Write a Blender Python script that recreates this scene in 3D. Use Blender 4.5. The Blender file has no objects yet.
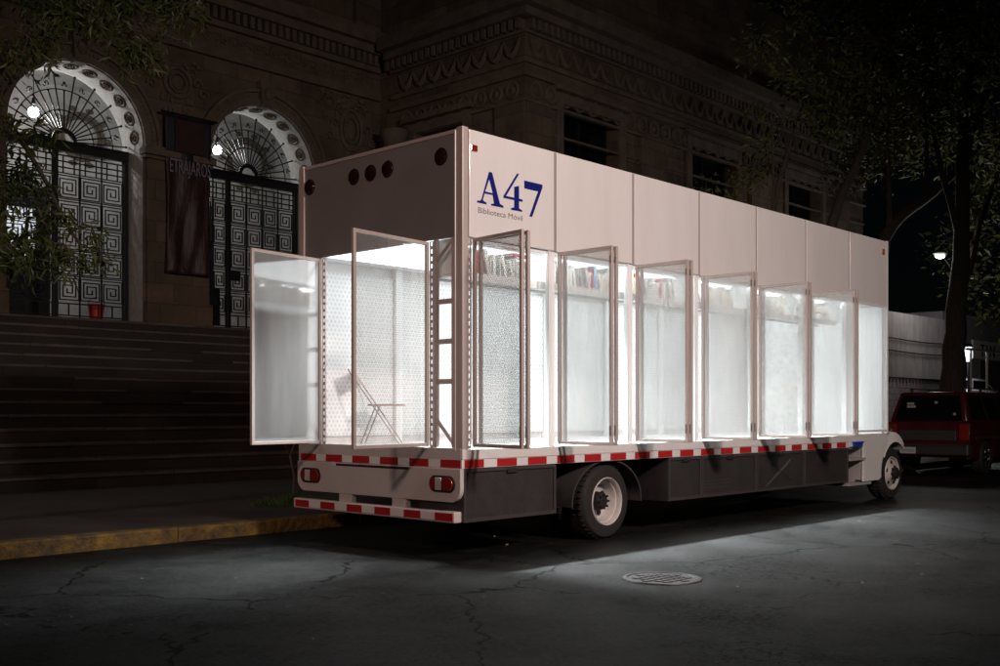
import bpy, math, random
from mathutils import Vector, Matrix
random.seed(7)
PI = math.pi
R = math.radians
scene = bpy.context.scene
COL = scene.collection

# ------------------------------------------------------------------ camera
cd = bpy.data.cameras.new('camera')
cam = bpy.data.objects.new('camera', cd); COL.objects.link(cam)
cam.location = (-7.11, -7.156, 1.4)
cam.rotation_euler = (R(90), 0, R(43.2 - 90))
cd.lens = 36 * 1.08
cd.sensor_width = 36
cd.shift_y = 0.078
cd.clip_end = 600
scene.camera = cam

# ------------------------------------------------------------------ night sky, faint moon as the one sun
SUN_EL, SUN_AZ = R(38), R(200)
w = bpy.data.worlds.new('World'); scene.world = w; w.use_nodes = True
nt = w.node_tree
bg = nt.nodes['Background']
sky = nt.nodes.new('ShaderNodeTexSky'); sky.sky_type = 'NISHITA'; sky.sun_disc = False
sky.sun_elevation = SUN_EL; sky.sun_rotation = SUN_AZ
nt.links.new(sky.outputs[0], bg.inputs[0])
bg.inputs[1].default_value = 0.0002
sd = bpy.data.lights.new('moon', 'SUN'); sd.energy = 0.006; sd.angle = R(0.5); sd.color = (1, .93, .85)
so = bpy.data.objects.new('moon', sd); COL.objects.link(so)
# towards the sun: rotation measured from +Y clockwise
dv = Vector((math.sin(SUN_AZ) * math.cos(SUN_EL), math.cos(SUN_AZ) * math.cos(SUN_EL), math.sin(SUN_EL)))
so.rotation_euler = dv.to_track_quat('Z', 'Y').to_euler(); so.location = (0, 0, 30)

vs = scene.view_settings
vs.view_transform = 'Standard'; vs.look = 'None'; vs.gamma = 1; vs.exposure = 0.0
vs.use_curve_mapping = False
cy = scene.cycles
cy.max_bounces = 9; cy.diffuse_bounces = 5; cy.glossy_bounces = 4; cy.transmission_bounces = 6
cy.transparent_max_bounces = 40
cy.caustics_reflective = False; cy.caustics_refractive = False
cy.sample_clamp_indirect = 6
cy.use_denoising = True

# light levels
LED = 2.25            # luminous panel on the truck ceiling
BOOK_FILL = 12.0         # added strips behind the door headers to light the book spines
LAMP_MAIN = 3700     # street lamp across the road
LAMP_REAR = 2400      # street lamp behind the photographer
FILL_KERB = 2000     # added lamp out of view, fill for the dark lower steps
VEST = 75            # lamps in the gate hall
ROAD_FILL = 280          # added area lamps under the ceiling, brightening the road outside the bays
ROAD_FILL_REAR = 30  # the same added light, thrown out of the rear opening

# ------------------------------------------------------------------ helpers
class MB:
    def __init__(s): s.v = []; s.f = []; s.m = []
    def add(s, vs_, fs_, m=0):
        o = len(s.v); s.v += [tuple(p) for p in vs_]
        for f in fs_: s.f.append([o + i for i in f]); s.m.append(m)
        return s
    def box(s, x0, x1, y0, y1, z0, z1, m=0):
        return s.add([(x0,y0,z0),(x1,y0,z0),(x1,y1,z0),(x0,y1,z0),(x0,y0,z1),(x1,y0,z1),(x1,y1,z1),(x0,y1,z1)],
                     [(0,3,2,1),(4,5,6,7),(0,1,5,4),(1,2,6,5),(2,3,7,6),(3,0,4,7)], m)
    def hexa(s, p, m=0):  # 8 points: bottom ring, top ring
        return s.add(p, [(0,3,2,1),(4,5,6,7),(0,1,5,4),(1,2,6,5),(2,3,7,6),(3,0,4,7)], m)
    def quad(s, a, b, c, d, m=0): return s.add([a,b,c,d], [(0,1,2,3)], m)
    def prism(s, pts, a0, a1, axis='y', m=0):
        # pts: 2D polygon; axis y: (x,z) extruded along y; axis x: (y,z); axis z: (x,y)
        def P(p, a):
            return (p[0], a, p[1]) if axis == 'y' else ((a, p[0], p[1]) if axis == 'x' else (p[0], p[1], a))
        n = len(pts)
        return s.add([P(p, a0) for p in pts] + [P(p, a1) for p in pts],
                     [list(range(n)), list(range(2*n-1, n-1, -1))] + [(i, n+i, n+(i+1) % n, (i+1) % n) for i in range(n)], m)
    def tube(s, p0, p1, r0, r1=None, n=8, m=0, caps=True):
        r1 = r0 if r1 is None else r1
        p0, p1 = Vector(p0), Vector(p1); d = (p1-p0)
        if d.length < 1e-6: return s
        q = d.to_track_quat('Z', 'Y'); vs_ = []
        for p, r in ((p0, r0), (p1, r1)):
            for k in range(n):
                a = 2*PI*k/n; vs_.append(p + q @ Vector((r*math.cos(a), r*math.sin(a), 0)))
        fs = [(k, (k+1) % n, n+(k+1) % n, n+k) for k in range(n)]
        if caps: fs += [list(range(n-1, -1, -1)), list(range(n, 2*n))]
        return s.add(vs_, fs, m)
    def path(s, pts, r, n=8, m=0):
        rs = r if isinstance(r, (list, tuple)) else [r]*len(pts)
        pts = [Vector(p) for p in pts]; rings = []; vs_ = []
        up = None
        for i, p in enumerate(pts):
            d = (pts[min(i+1, len(pts)-1)] - pts[max(i-1, 0)]).normalized()
            if up is None:
                up = d.orthogonal().normalized()
            up = (up - d*up.dot(d)).normalized(); sd_ = d.cross(up)
            for k in range(n):
                a = 2*PI*k/n; vs_.append(p + (up*math.cos(a) + sd_*math.sin(a))*rs[i])
        fs = []
        for i in range(len(pts)-1):
            for k in range(n): fs.append((i*n+k, i*n+(k+1) % n, (i+1)*n+(k+1) % n, (i+1)*n+k))
        fs += [list(range(n-1, -1, -1)), list(range((len(pts)-1)*n, len(pts)*n))]
        return s.add(vs_, fs, m)
    def lathe(s, prof, c, axis='y', n=32, m=0):
        # prof: (radius, offset along axis)
        vs_ = []; c = Vector(c)
        for r, h in prof:
            for k in range(n):
                a = 2*PI*k/n; u, v = r*math.cos(a), r*math.sin(a)
                vs_.append(c + Vector((u, h, v) if axis == 'y' else ((u, v, h) if axis == 'z' else (h, u, v))))
        fs = []
        for i in range(len(prof)-1):
            for k in range(n): fs.append((i*n+k, i*n+(k+1) % n, (i+1)*n+(k+1) % n, (i+1)*n+k))
        return s.add(vs_, fs, m)
    def ball(s, c, r, n=8, m=0, sc=(1,1,1)):
        prof = []; vs_ = []; c = Vector(c); k2 = n//2+1
        for i in range(k2):
            t = PI*i/(k2-1); prof.append((max(r*math.sin(t), 1e-4), -r*math.cos(t)))
        for rr, h in prof:
            for k in range(n):
                a = 2*PI*k/n; vs_.append(c + Vector((rr*math.cos(a)*sc[0], rr*math.sin(a)*sc[1], h*sc[2])))
        fs = []
        for i in range(k2-1):
            for k in range(n): fs.append((i*n+k, i*n+(k+1) % n, (i+1)*n+(k+1) % n, (i+1)*n+k))
        return s.add(vs_, fs, m)
    def arc(s, cx, cz, r0, r1, y0, y1, a0, a1, n=32, m=0):   # ring section in the XZ plane
        vs_ = []
        for k in range(n+1):
            a = a0 + (a1-a0)*k/n; c_, s_ = math.cos(a), math.sin(a)
            vs_ += [(cx+r0*c_, y0, cz+r0*s_), (cx+r1*c_, y0, cz+r1*s_), (cx+r1*c_, y1, cz+r1*s_), (cx+r0*c_, y1, cz+r0*s_)]
        fs = []
        for k in range(n):
            b = 4*k
            for j in range(4): fs.append((b+j, b+(j+1) % 4, b+4+(j+1) % 4, b+4+j))
        fs += [(0,3,2,1), (4*n, 4*n+1, 4*n+2, 4*n+3)]
        return s.add(vs_, fs, m)
    def build(s, name, mat, parent=None, smooth=False, bevel=0, shift=True, loc=None):
        off = Vector((0,0,0)); p = parent
        if shift:
            while p is not None: off += p.location; p = p.parent
        if loc is not None: off += Vector(loc)
        me = bpy.data.meshes.new(name)
        me.from_pydata([(a-off.x, b-off.y, c-off.z) for a, b, c in s.v], [], s.f)
        mats = mat if isinstance(mat, (list, tuple)) else [mat]
        for q in mats: me.materials.append(q)
        if len(mats) > 1: me.polygons.foreach_set('material_index', s.m)
        if smooth:
            me.polygons.foreach_set('use_smooth', [True]*len(me.polygons))
            me.set_sharp_from_angle(angle=R(38))
        me.update()
        o = bpy.data.objects.new(name, me); COL.objects.link(o)
        if parent is not None: o.parent = parent
        if loc is not None: o.location = loc
        if bevel:
            b = o.modifiers.new('bevel', 'BEVEL'); b.width = bevel; b.segments = 2; b.limit_method = 'ANGLE'; b.angle_limit = R(40)
        return o

def tag(o, label=None, cat=None, group=None, kind=None):
    if label: o['label'] = label
    if cat: o['category'] = cat
    if group: o['group'] = group
    if kind: o['kind'] = kind
    return o
def thing(name, label, cat, loc=(0,0,0), group=None):
    o = bpy.data.objects.new(name, None); COL.objects.link(o); o.location = loc
    o.empty_display_size = .2
    return tag(o, label, cat, group)

# ------------------------------------------------------------------ materials
def mat(name, c, rough=.6, metal=0, c2=None, nscale=3, bump=0, bscale=None, emit=None, es=0, spec=.5, coat=0, stretch=None):
    m = bpy.data.materials.new(name); m.use_nodes = True
    N = m.node_tree.nodes; L = m.node_tree.links; b = N['Principled BSDF']
    b.inputs['Base Color'].default_value = (*c, 1); b.inputs['Roughness'].default_value = rough
    b.inputs['Metallic'].default_value = metal; b.inputs['Specular IOR Level'].default_value = spec
    b.inputs['Coat Weight'].default_value = coat
    if emit:
        b.inputs['Emission Color'].default_value = (*emit, 1); b.inputs['Emission Strength'].default_value = es
    if c2 or bump:
        tc = N.new('ShaderNodeTexCoord'); vec = tc.outputs['Object']
        if stretch:
            mp = N.new('ShaderNodeMapping'); mp.inputs['Scale'].default_value = stretch
            L.new(vec, mp.inputs[0]); vec = mp.outputs[0]
    if c2:
        n = N.new('ShaderNodeTexNoise'); n.inputs['Scale'].default_value = nscale; n.inputs['Detail'].default_value = 6
        n.inputs['Roughness'].default_value = .65
        L.new(vec, n.inputs['Vector'])
        r = N.new('ShaderNodeValToRGB'); r.color_ramp.elements[0].position = .3; r.color_ramp.elements[1].position = .7
        r.color_ramp.elements[0].color = (*c, 1); r.color_ramp.elements[1].color = (*c2, 1)
        L.new(n.outputs['Fac'], r.inputs[0]); L.new(r.outputs[0], b.inputs['Base Color'])
    if bump:
        n2 = N.new('ShaderNodeTexNoise'); n2.inputs['Scale'].default_value = bscale or nscale*6; n2.inputs['Detail'].default_value = 5
        L.new(vec, n2.inputs['Vector'])
        bp = N.new('ShaderNodeBump'); bp.inputs['Strength'].default_value = bump; bp.inputs['Distance'].default_value = .03
        L.new(n2.outputs['Fac'], bp.inputs['Height']); L.new(bp.outputs[0], b.inputs['Normal'])
    return m

def math_(N, L, op, a, b=None, clamp=False):
    n = N.new('ShaderNodeMath'); n.operation = op; n.use_clamp = clamp
    for i, v in enumerate((a, b)):
        if v is None: continue
        if isinstance(v, (int, float)): n.inputs[i].default_value = v
        else: L.new(v, n.inputs[i])
    return n.outputs[0]

def stone_mat(name, c1, c2, bw, bh, mortar, rough=.85, bump=.35, contrast=.5):
    """ashlar: brick texture over (x+y, z) so it runs along walls of either direction"""
    m = bpy.data.materials.new(name); m.use_nodes = True
    N = m.node_tree.nodes; L = m.node_tree.links; b = N['Principled BSDF']
    tc = N.new('ShaderNodeTexCoord'); sp = N.new('ShaderNodeSeparateXYZ'); L.new(tc.outputs['Object'], sp.inputs[0])
    cb = N.new('ShaderNodeCombineXYZ'); L.new(math_(N, L, 'ADD', sp.outputs[0], sp.outputs[1]), cb.inputs[0]); L.new(sp.outputs[2], cb.inputs[1])
    br = N.new('ShaderNodeTexBrick'); L.new(cb.outputs[0], br.inputs['Vector'])
    br.inputs['Scale'].default_value = 1; br.inputs['Brick Width'].default_value = bw; br.inputs['Row Height'].default_value = bh
    br.inputs['Mortar Size'].default_value = mortar; br.inputs['Mortar Smooth'].default_value = .4; br.inputs['Bias'].default_value = 0
    br.inputs['Color1'].default_value = (*c1, 1); br.inputs['Color2'].default_value = (*c2, 1)
    br.inputs['Mortar'].default_value = (*[v*.45 for v in c1], 1)
    n = N.new('ShaderNodeTexNoise'); n.inputs['Scale'].default_value = .9; n.inputs['Detail'].default_value = 8; n.inputs['Roughness'].default_value = .7
    L.new(tc.outputs['Object'], n.inputs['Vector'])
    rp = N.new('ShaderNodeMapRange'); rp.inputs['From Min'].default_value = .3; rp.inputs['From Max'].default_value = .7
    rp.inputs['To Min'].default_value = 1-contrast; rp.inputs['To Max'].default_value = 1+contrast*.5
    L.new(n.outputs['Fac'], rp.inputs[0])
    mx = N.new('ShaderNodeVectorMath'); mx.operation = 'SCALE'; L.new(br.outputs['Color'], mx.inputs[0]); L.new(rp.outputs[0], mx.inputs['Scale'])
    L.new(mx.outputs[0], b.inputs['Base Color']); b.inputs['Roughness'].default_value = rough
    n2 = N.new('ShaderNodeTexNoise'); n2.inputs['Scale'].default_value = 14; n2.inputs['Detail'].default_value = 5
    L.new(tc.outputs['Object'], n2.inputs['Vector'])
    h = math_(N, L, 'SUBTRACT', n2.outputs['Fac'], br.outputs['Fac'])
    bp = N.new('ShaderNodeBump'); bp.inputs['Strength'].default_value = bump; bp.inputs['Distance'].default_value = .03
    L.new(h, bp.inputs['Height']); L.new(bp.outputs[0], b.inputs['Normal'])
    return m

def asphalt_mat():
    m = bpy.data.materials.new('asphalt'); m.use_nodes = True
    N = m.node_tree.nodes; L = m.node_tree.links; b = N['Principled BSDF']
    tc = N.new('ShaderNodeTexCoord'); V = tc.outputs['Object']
    def noise(s, d=6, r=.6):
        n = N.new('ShaderNodeTexNoise'); n.inputs['Scale'].default_value = s; n.inputs['Detail'].default_value = d
        n.inputs['Roughness'].default_value = r; L.new(V, n.inputs['Vector']); return n
    big = noise(.45, 5); fine = noise(26, 6, .85); mid = noise(3.2, 6, .7)
    r = N.new('ShaderNodeValToRGB'); r.color_ramp.elements[0].position = .41; r.color_ramp.elements[1].position = .6
    r.color_ramp.elements[0].color = (.003, .003, .0029, 1); r.color_ramp.elements[1].color = (.0165, .0168, .0162, 1)
    s_ = math_(N, L, 'ADD', math_(N, L, 'MULTIPLY', big.outputs['Fac'], .3), math_(N, L, 'MULTIPLY', mid.outputs['Fac'], .3))
    s_ = math_(N, L, 'ADD', s_, math_(N, L, 'MULTIPLY', fine.outputs['Fac'], .4)); L.new(s_, r.inputs[0])
    # crazed areas
    wn = noise(2.2, 4); wv = N.new('ShaderNodeVectorMath'); wv.operation = 'SCALE'; wv.inputs['Scale'].default_value = .5
    L.new(wn.outputs['Color'], wv.inputs[0])
    av = N.new('ShaderNodeVectorMath'); av.operation = 'ADD'; L.new(V, av.inputs[0]); L.new(wv.outputs[0], av.inputs[1])
    vo = N.new('ShaderNodeTexVoronoi'); vo.feature = 'DISTANCE_TO_EDGE'; vo.inputs['Scale'].default_value = 7.5; L.new(av.outputs[0], vo.inputs['Vector'])
    line = math_(N, L, 'LESS_THAN', vo.outputs['Distance'], math_(N, L, 'MULTIPLY', mid.outputs['Fac'], .062))
    vo2 = N.new('ShaderNodeTexVoronoi'); vo2.feature = 'DISTANCE_TO_EDGE'; vo2.inputs['Scale'].default_value = .42; L.new(av.outputs[0], vo2.inputs['Vector'])
    long_ = math_(N, L, 'LESS_THAN', vo2.outputs['Distance'], math_(N, L, 'MULTIPLY', mid.outputs['Fac'], .012))
    msk = None
    for (px, py, rad) in ((1.5, -2.2, 1.25), (-.6, -3.1, .8), (-1.6, -4.1, .75), (4.5, -3.0, .9), (-3.6, 1.6, .5)):
        dn = N.new('ShaderNodeVectorMath'); dn.operation = 'DISTANCE'; L.new(V, dn.inputs[0]); dn.inputs[1].default_value = (px, py, 0)
        k = math_(N, L, 'SUBTRACT', 1, math_(N, L, 'DIVIDE', dn.outputs['Value'], rad), True)
        msk = k if msk is None else math_(N, L, 'MAXIMUM', msk, k)
    msk = math_(N, L, 'GREATER_THAN', math_(N, L, 'MULTIPLY', math_(N, L, 'ADD', msk, .1), math_(N, L, 'POWER', mid.outputs['Fac'], 2)), .14)
    cr = math_(N, L, 'MAXIMUM', math_(N, L, 'MULTIPLY', line, msk), math_(N, L, 'MULTIPLY', long_, math_(N, L, 'GREATER_THAN', big.outputs['Fac'], .46)))
    cr = math_(N, L, 'MULTIPLY', cr, .75)
    mixc = N.new('ShaderNodeMixRGB'); mixc.inputs[2].default_value = (.003, .003, .003, 1); L.new(cr, mixc.inputs[0]); L.new(r.outputs[0], mixc.inputs[1])
    L.new(mixc.outputs[0], b.inputs['Base Color'])
    rr = N.new('ShaderNodeMapRange'); rr.inputs['To Min'].default_value = .42; rr.inputs['To Max'].default_value = .66; L.new(mid.outputs['Fac'], rr.inputs[0])
    L.new(rr.outputs[0], b.inputs['Roughness'])
    sv = N.new('ShaderNodeMapRange'); sv.inputs['From Min'].default_value = .42; sv.inputs['From Max'].default_value = .6
    sv.inputs['To Min'].default_value = .05; sv.inputs['To Max'].default_value = .42; L.new(s_, sv.inputs[0])
    L.new(math_(N, L, 'MULTIPLY', sv.outputs[0], math_(N, L, 'SUBTRACT', 1, cr)), b.inputs['Specular IOR Level'])
    h = math_(N, L, 'SUBTRACT', math_(N, L, 'ADD', fine.outputs['Fac'], math_(N, L, 'MULTIPLY', mid.outputs['Fac'], .6)), math_(N, L, 'MULTIPLY', cr, 1.2))
    bp = N.new('ShaderNodeBump'); bp.inputs['Strength'].default_value = .8; bp.inputs['Distance'].default_value = .02
    L.new(h, bp.inputs['Height']); L.new(bp.outputs[0], b.inputs['Normal'])
    return m

def pane_mat(name, dots=0, scat=.8, dot_r=.3, haze=.25, gloss=.12, dark=False, sheet=0.0):
    """acrylic / perforated leaf: clear share, scattering share, mirror share; dots are the holes of a perforated sheet"""
    m = bpy.data.materials.new(name); m.use_nodes = True
    N = m.node_tree.nodes; L = m.node_tree.links
    for n in list(N):
        if n.type != 'OUTPUT_MATERIAL': N.remove(n)
    out = [n for n in N if n.type == 'OUTPUT_MATERIAL'][0]
    tc = N.new('ShaderNodeTexCoord'); V = tc.outputs['Object']
    tr = N.new('ShaderNodeBsdfTransparent'); tr.inputs[0].default_value = (.94, .955, .95, 1)
    df = N.new('ShaderNodeBsdfDiffuse'); df.inputs[0].default_value = (scat*.975, scat*.98, scat*.975, 1)
    tl = N.new('ShaderNodeBsdfTranslucent'); tl.inputs[0].default_value = (scat, scat*1.01, scat*1.005, 1)
    gl = N.new('ShaderNodeBsdfGlossy'); gl.inputs['Roughness'].default_value = .06; gl.inputs[0].default_value = (.95, .97, .97, 1)
    sc = N.new('ShaderNodeMixShader'); sc.inputs[0].default_value = .5; L.new(df.outputs[0], sc.inputs[1]); L.new(tl.outputs[0], sc.inputs[2])
    mp = N.new('ShaderNodeMapping'); mp.inputs['Scale'].default_value = (5, 5, .7); L.new(V, mp.inputs[0])
    oi = N.new('ShaderNodeObjectInfo')
    n = N.new('ShaderNodeTexNoise'); n.noise_dimensions = '4D'; n.inputs['Scale'].default_value = 1.3; n.inputs['Detail'].default_value = 4
    L.new(mp.outputs[0], n.inputs['Vector']); L.new(math_(N, L, 'MULTIPLY', oi.outputs['Random'], 40), n.inputs['W'])
    hz = N.new('ShaderNodeMapRange'); hz.inputs['From Min'].default_value = .3; hz.inputs['From Max'].default_value = .7
    hz.inputs['To Min'].default_value = haze*.88; hz.inputs['To Max'].default_value = haze*1.14; L.new(n.outputs['Fac'], hz.inputs[0])
    fac = hz.outputs[0]
    if dots:
        sp = N.new('ShaderNodeSeparateXYZ'); L.new(V, sp.inputs[0])
        u = math_(N, L, 'DIVIDE', sp.outputs[0], dots); v = math_(N, L, 'DIVIDE', sp.outputs[2], dots*.866)
        row = math_(N, L, 'FLOOR', v)
        u2 = math_(N, L, 'ADD', u, math_(N, L, 'MULTIPLY', math_(N, L, 'MODULO', row, 2), .5))
        fu = math_(N, L, 'SUBTRACT', math_(N, L, 'FRACT', u2), .5); fv = math_(N, L, 'MULTIPLY', math_(N, L, 'SUBTRACT', math_(N, L, 'FRACT', v), .5), .866)
        d = math_(N, L, 'SQRT', math_(N, L, 'ADD', math_(N, L, 'MULTIPLY', fu, fu), math_(N, L, 'MULTIPLY', fv, fv)))
        hole = N.new('ShaderNodeMapRange'); hole.inputs['From Min'].default_value = dot_r-.05; hole.inputs['From Max'].default_value = dot_r+.05
        L.new(d, hole.inputs[0])
        fac = math_(N, L, 'ADD', fac, math_(N, L, 'MULTIPLY', math_(N, L, 'SUBTRACT', 1, hole.outputs[0]), sheet), True)
    m1 = N.new('ShaderNodeMixShader'); L.new(fac, m1.inputs[0]); L.new(tr.outputs[0], m1.inputs[1]); L.new(sc.outputs[0], m1.inputs[2])
    m2 = N.new('ShaderNodeMixShader'); L.new(m1.outputs[0], m2.inputs[1]); L.new(gl.outputs[0], m2.inputs[2])
    lw = N.new('ShaderNodeLayerWeight'); lw.inputs['Blend'].default_value = .35
    L.new(math_(N, L, 'MULTIPLY', math_(N, L, 'ADD', lw.outputs['Fresnel'], .35), gloss*1.6, True), m2.inputs[0])
    L.new(m2.outputs[0], out.inputs[0])
    return m

def perf_mat(name, c, hole, pitch, rad):
    m = mat(name, c, .45)
    N = m.node_tree.nodes; L = m.node_tree.links; b = N['Principled BSDF']
    tc = N.new('ShaderNodeTexCoord'); sp = N.new('ShaderNodeSeparateXYZ'); L.new(tc.outputs['Object'], sp.inputs[0])
    u = math_(N, L, 'DIVIDE', math_(N, L, 'ADD', sp.outputs[0], sp.outputs[1]), pitch); v = math_(N, L, 'DIVIDE', sp.outputs[2], pitch*.866)
    row = math_(N, L, 'FLOOR', v); u2 = math_(N, L, 'ADD', u, math_(N, L, 'MULTIPLY', math_(N, L, 'MODULO', row, 2), .5))
    fu = math_(N, L, 'SUBTRACT', math_(N, L, 'FRACT', u2), .5); fv = math_(N, L, 'MULTIPLY', math_(N, L, 'SUBTRACT', math_(N, L, 'FRACT', v), .5), .866)
    d = math_(N, L, 'SQRT', math_(N, L, 'ADD', math_(N, L, 'MULTIPLY', fu, fu), math_(N, L, 'MULTIPLY', fv, fv)))
    k = math_(N, L, 'LESS_THAN', d, rad)
    mx = N.new('ShaderNodeMixRGB'); mx.inputs[1].default_value = (*c, 1); mx.inputs[2].default_value = (*hole, 1); L.new(k, mx.inputs[0])
    L.new(mx.outputs[0], b.inputs['Base Color'])
    return m

M_ = {}
M_['asphalt'] = asphalt_mat()
M_['ground'] = mat('bare_ground', (.03, .03, .028), .9, c2=(.05, .048, .045), nscale=.4)
M_['paving'] = stone_mat('paving_slab', (.045, .04, .036), (.062, .055, .05), .9, .6, .012, .8, .3, .4)
M_['steps'] = stone_mat('step_stone', (.04, .03, .023), (.024, .018, .014), 1.15, .24, .01, .8, .35, .45)
M_['nosing'] = mat('pale_nosing', (.065, .05, .04), .8, c2=(.12, .098, .082), nscale=2.2, bump=.3)
M_['stone'] = stone_mat('facade_stone', (.15, .106, .072), (.104, .074, .05), 1.0, .5, .012, .9, .5, .5)
M_['stone2'] = mat('carved_stone', (.085, .064, .047), .9, c2=(.16, .124, .094), nscale=2.5, bump=.5, bscale=16)
M_['hall_plaster'] = mat('hall_plaster', (.34, .32, .31), .8, c2=(.62, .6, .58), nscale=1.3, bump=.2, bscale=10)
M_['intrados'] = mat('lit_arch_stone', (.42, .4, .385), .8, c2=(.3, .285, .27), nscale=7, bump=.5, bscale=14)  # lighter than the facade: the lit look is in the colour
M_['iron'] = mat('black_iron', (.012, .012, .013), .45, spec=.4)
M_['kerb'] = mat('kerb_paint', (.27, .155, .025), .75, c2=(.045, .034, .022), nscale=6, bump=.9, bscale=14)
M_['truck_white'] = mat('white_truck_paint', (.77, .75, .74), .38, c2=(.70, .68, .665), nscale=1.6, bump=.05, bscale=2.2, coat=.15, stretch=(1.6, 1, .3))
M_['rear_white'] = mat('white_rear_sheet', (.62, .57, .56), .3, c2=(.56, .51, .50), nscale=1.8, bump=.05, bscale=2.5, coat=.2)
M_['rear_panel'] = mat('dimmed_rear_panel', (.23, .215, .21), .3, c2=(.2, .19, .185), nscale=1.5, bump=.05, bscale=2.5, coat=.25)  # weaker light on the upper rear is put into this darker colour
M_['alu'] = mat('brushed_aluminium', (.5, .43, .40), .42, metal=.1, c2=(.44, .375, .35), nscale=8, stretch=(6, 6, .4))
M_['bolt_grey'] = mat('bolt_steel', (.16, .14, .13), .4, metal=.3)
M_['seam'] = mat('seam_strip', (.36, .3, .28), .5, metal=.2)
M_['inside'] = mat('white_interior', (.82, .84, .84), .5)
M_['inside_gloss'] = mat('white_gloss_interior', (.84, .86, .86), .25)
M_['perf'] = perf_mat('perforated_white', (.82, .83, .83), (.64, .64, .64), .056, .27)
M_['led'] = mat('led_strip', (.9, .9, .9), .5, emit=(.93, .98, 1.0), es=LED)
M_['book_fill_led'] = mat('book_fill_led', (.9, .9, .9), .5, emit=(.93, .98, 1.0), es=BOOK_FILL)
M_['skirt'] = mat('dark_grey_skirt', (.027, .024, .024), .5, c2=(.04, .035, .035), nscale=6, bump=.08, bscale=30)
M_['skirt_trim'] = mat('skirt_trim', (.07, .062, .062), .45, metal=.3)
M_['step_alu'] = mat('step_aluminium', (.48, .44, .43), .4, metal=.3)
M_['chassis'] = mat('chassis_black', (.012, .011, .011), .7)
M_['red_tape'] = mat('red_reflective_tape', (.42, .018, .02), .35)
M_['white_tape'] = mat('white_reflective_tape', (.8, .8, .78), .3)
M_['red_lens'] = mat('red_lens', (.22, .015, .012), .15, coat=.6)
M_['dark_lens'] = mat('dark_lens', (.02, .006, .006), .12, coat=.6)
M_['amber_lens'] = mat('amber_lens', (.4, .09, .02), .2, coat=.5)
M_['clear_lens'] = mat('clear_lens', (.5, .47, .46), .15, coat=.5)
M_['black_rubber'] = mat('black_rubber', (.016, .014, .013), .75, bump=.2, bscale=40)
M_['rim'] = mat('white_rim', (.6, .57, .55), .4, c2=(.42, .39, .37), nscale=5)
M_['blue_ink'] = mat('blue_lettering', (.006, .012, .17), .35)
M_['grey_ink'] = mat('grey_lettering', (.16, .14, .15), .5)
M_['blue'] = mat('blue_plastic', (.02, .05, .35), .35)
M_['chair'] = mat('chair_tube', (.3, .26, .25), .4, metal=.5)
M_['chair_seat'] = mat('chair_seat', (.45, .28, .26), .5)
M_['glass_dark'] = mat('dark_glass', (.006, .006, .007), .06, spec=.6)
M_['car_red'] = mat('dark_red_paint', (.075, .008, .011), .3, coat=.6, c2=(.055, .006, .008), nscale=2)
M_['car_grey'] = mat('grey_cladding', (.04, .037, .037), .5)
M_['chrome'] = mat('chrome', (.6, .6, .6), .15, metal=1)
M_['bark'] = mat('bark', (.045, .034, .026), .95, c2=(.1, .08, .062), nscale=6, bump=.8, bscale=18, stretch=(3, 3, .6))
M_['banner'] = mat('banner_cloth', (.012, .007, .008), .5, c2=(.075, .034, .03), nscale=8, stretch=(2.0, 1, .5), bump=.7, bscale=9)
M_['black_cloth'] = mat('black_cloth', (.012, .012, .016), .6)
M_['letter'] = mat('pale_lettering', (.2, .2, .24), .6)
M_['concrete'] = mat('concrete', (.25, .22, .22), .85, c2=(.17, .15, .15), nscale=3, bump=.3)
M_['manhole'] = mat('cast_iron_cover', (.14, .14, .14), .5, metal=.4, c2=(.05, .05, .05), nscale=9)
M_['lamp_glow'] = mat('lamp_glow', (1, 1, 1), .5, emit=(.86, 1, 1.0), es=50)
M_['street_glow'] = mat('street_lamp_glow', (1, 1, 1), .5, emit=(1, .95, .9), es=14)
M_['lit_glass'] = mat('lit_window_glass', (.8, .85, .9), .5, emit=(.85, .93, 1), es=.6)
M_['bucket'] = mat('red_plastic', (.5, .03, .03), .45)
M_['grass'] = mat('grass_blades', (.035, .07, .015), .7)
M_['paper'] = mat('book_pages', (.7, .68, .62), .8)
def leaf_mat(name, c, c2):
    m = mat(name, c, .55, c2=c2, nscale=1.7)
    m.node_tree.nodes['Principled BSDF'].inputs['Subsurface Weight'].default_value = 0
    return m
M_['leaf_near'] = leaf_mat('willow_leaf', (.022, .042, .007), (.07, .085, .015))
M_['leaf_far'] = leaf_mat('dusty_leaf', (.05, .07, .014), (.12, .12, .028))
M_['litter'] = mat('dry_leaf', (.12, .1, .06), .8, c2=(.26, .24, .2), nscale=3)
M_['pane_fine'] = pane_mat('dotted_screen_pane', dots=.024, dot_r=.3, haze=.27, gloss=.07, sheet=.1, scat=.7)
M_['pane_haze'] = pane_mat('hazy_pane', dots=.03, dot_r=.3, sheet=.07, haze=.6, gloss=.1)
M_['pane_clear'] = pane_mat('glossy_pane', haze=.46, gloss=.07)
M_['pane_back'] = pane_mat('clear_pane', haze=.06, gloss=.04)
M_['pane_coarse'] = pane_mat('coarse_dotted_pane', dots=.13, dot_r=.26, haze=.56, gloss=.1, sheet=.12, scat=.74)
M_['pane_frost'] = pane_mat('frosted_pane', haze=.55, gloss=.12)

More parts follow.
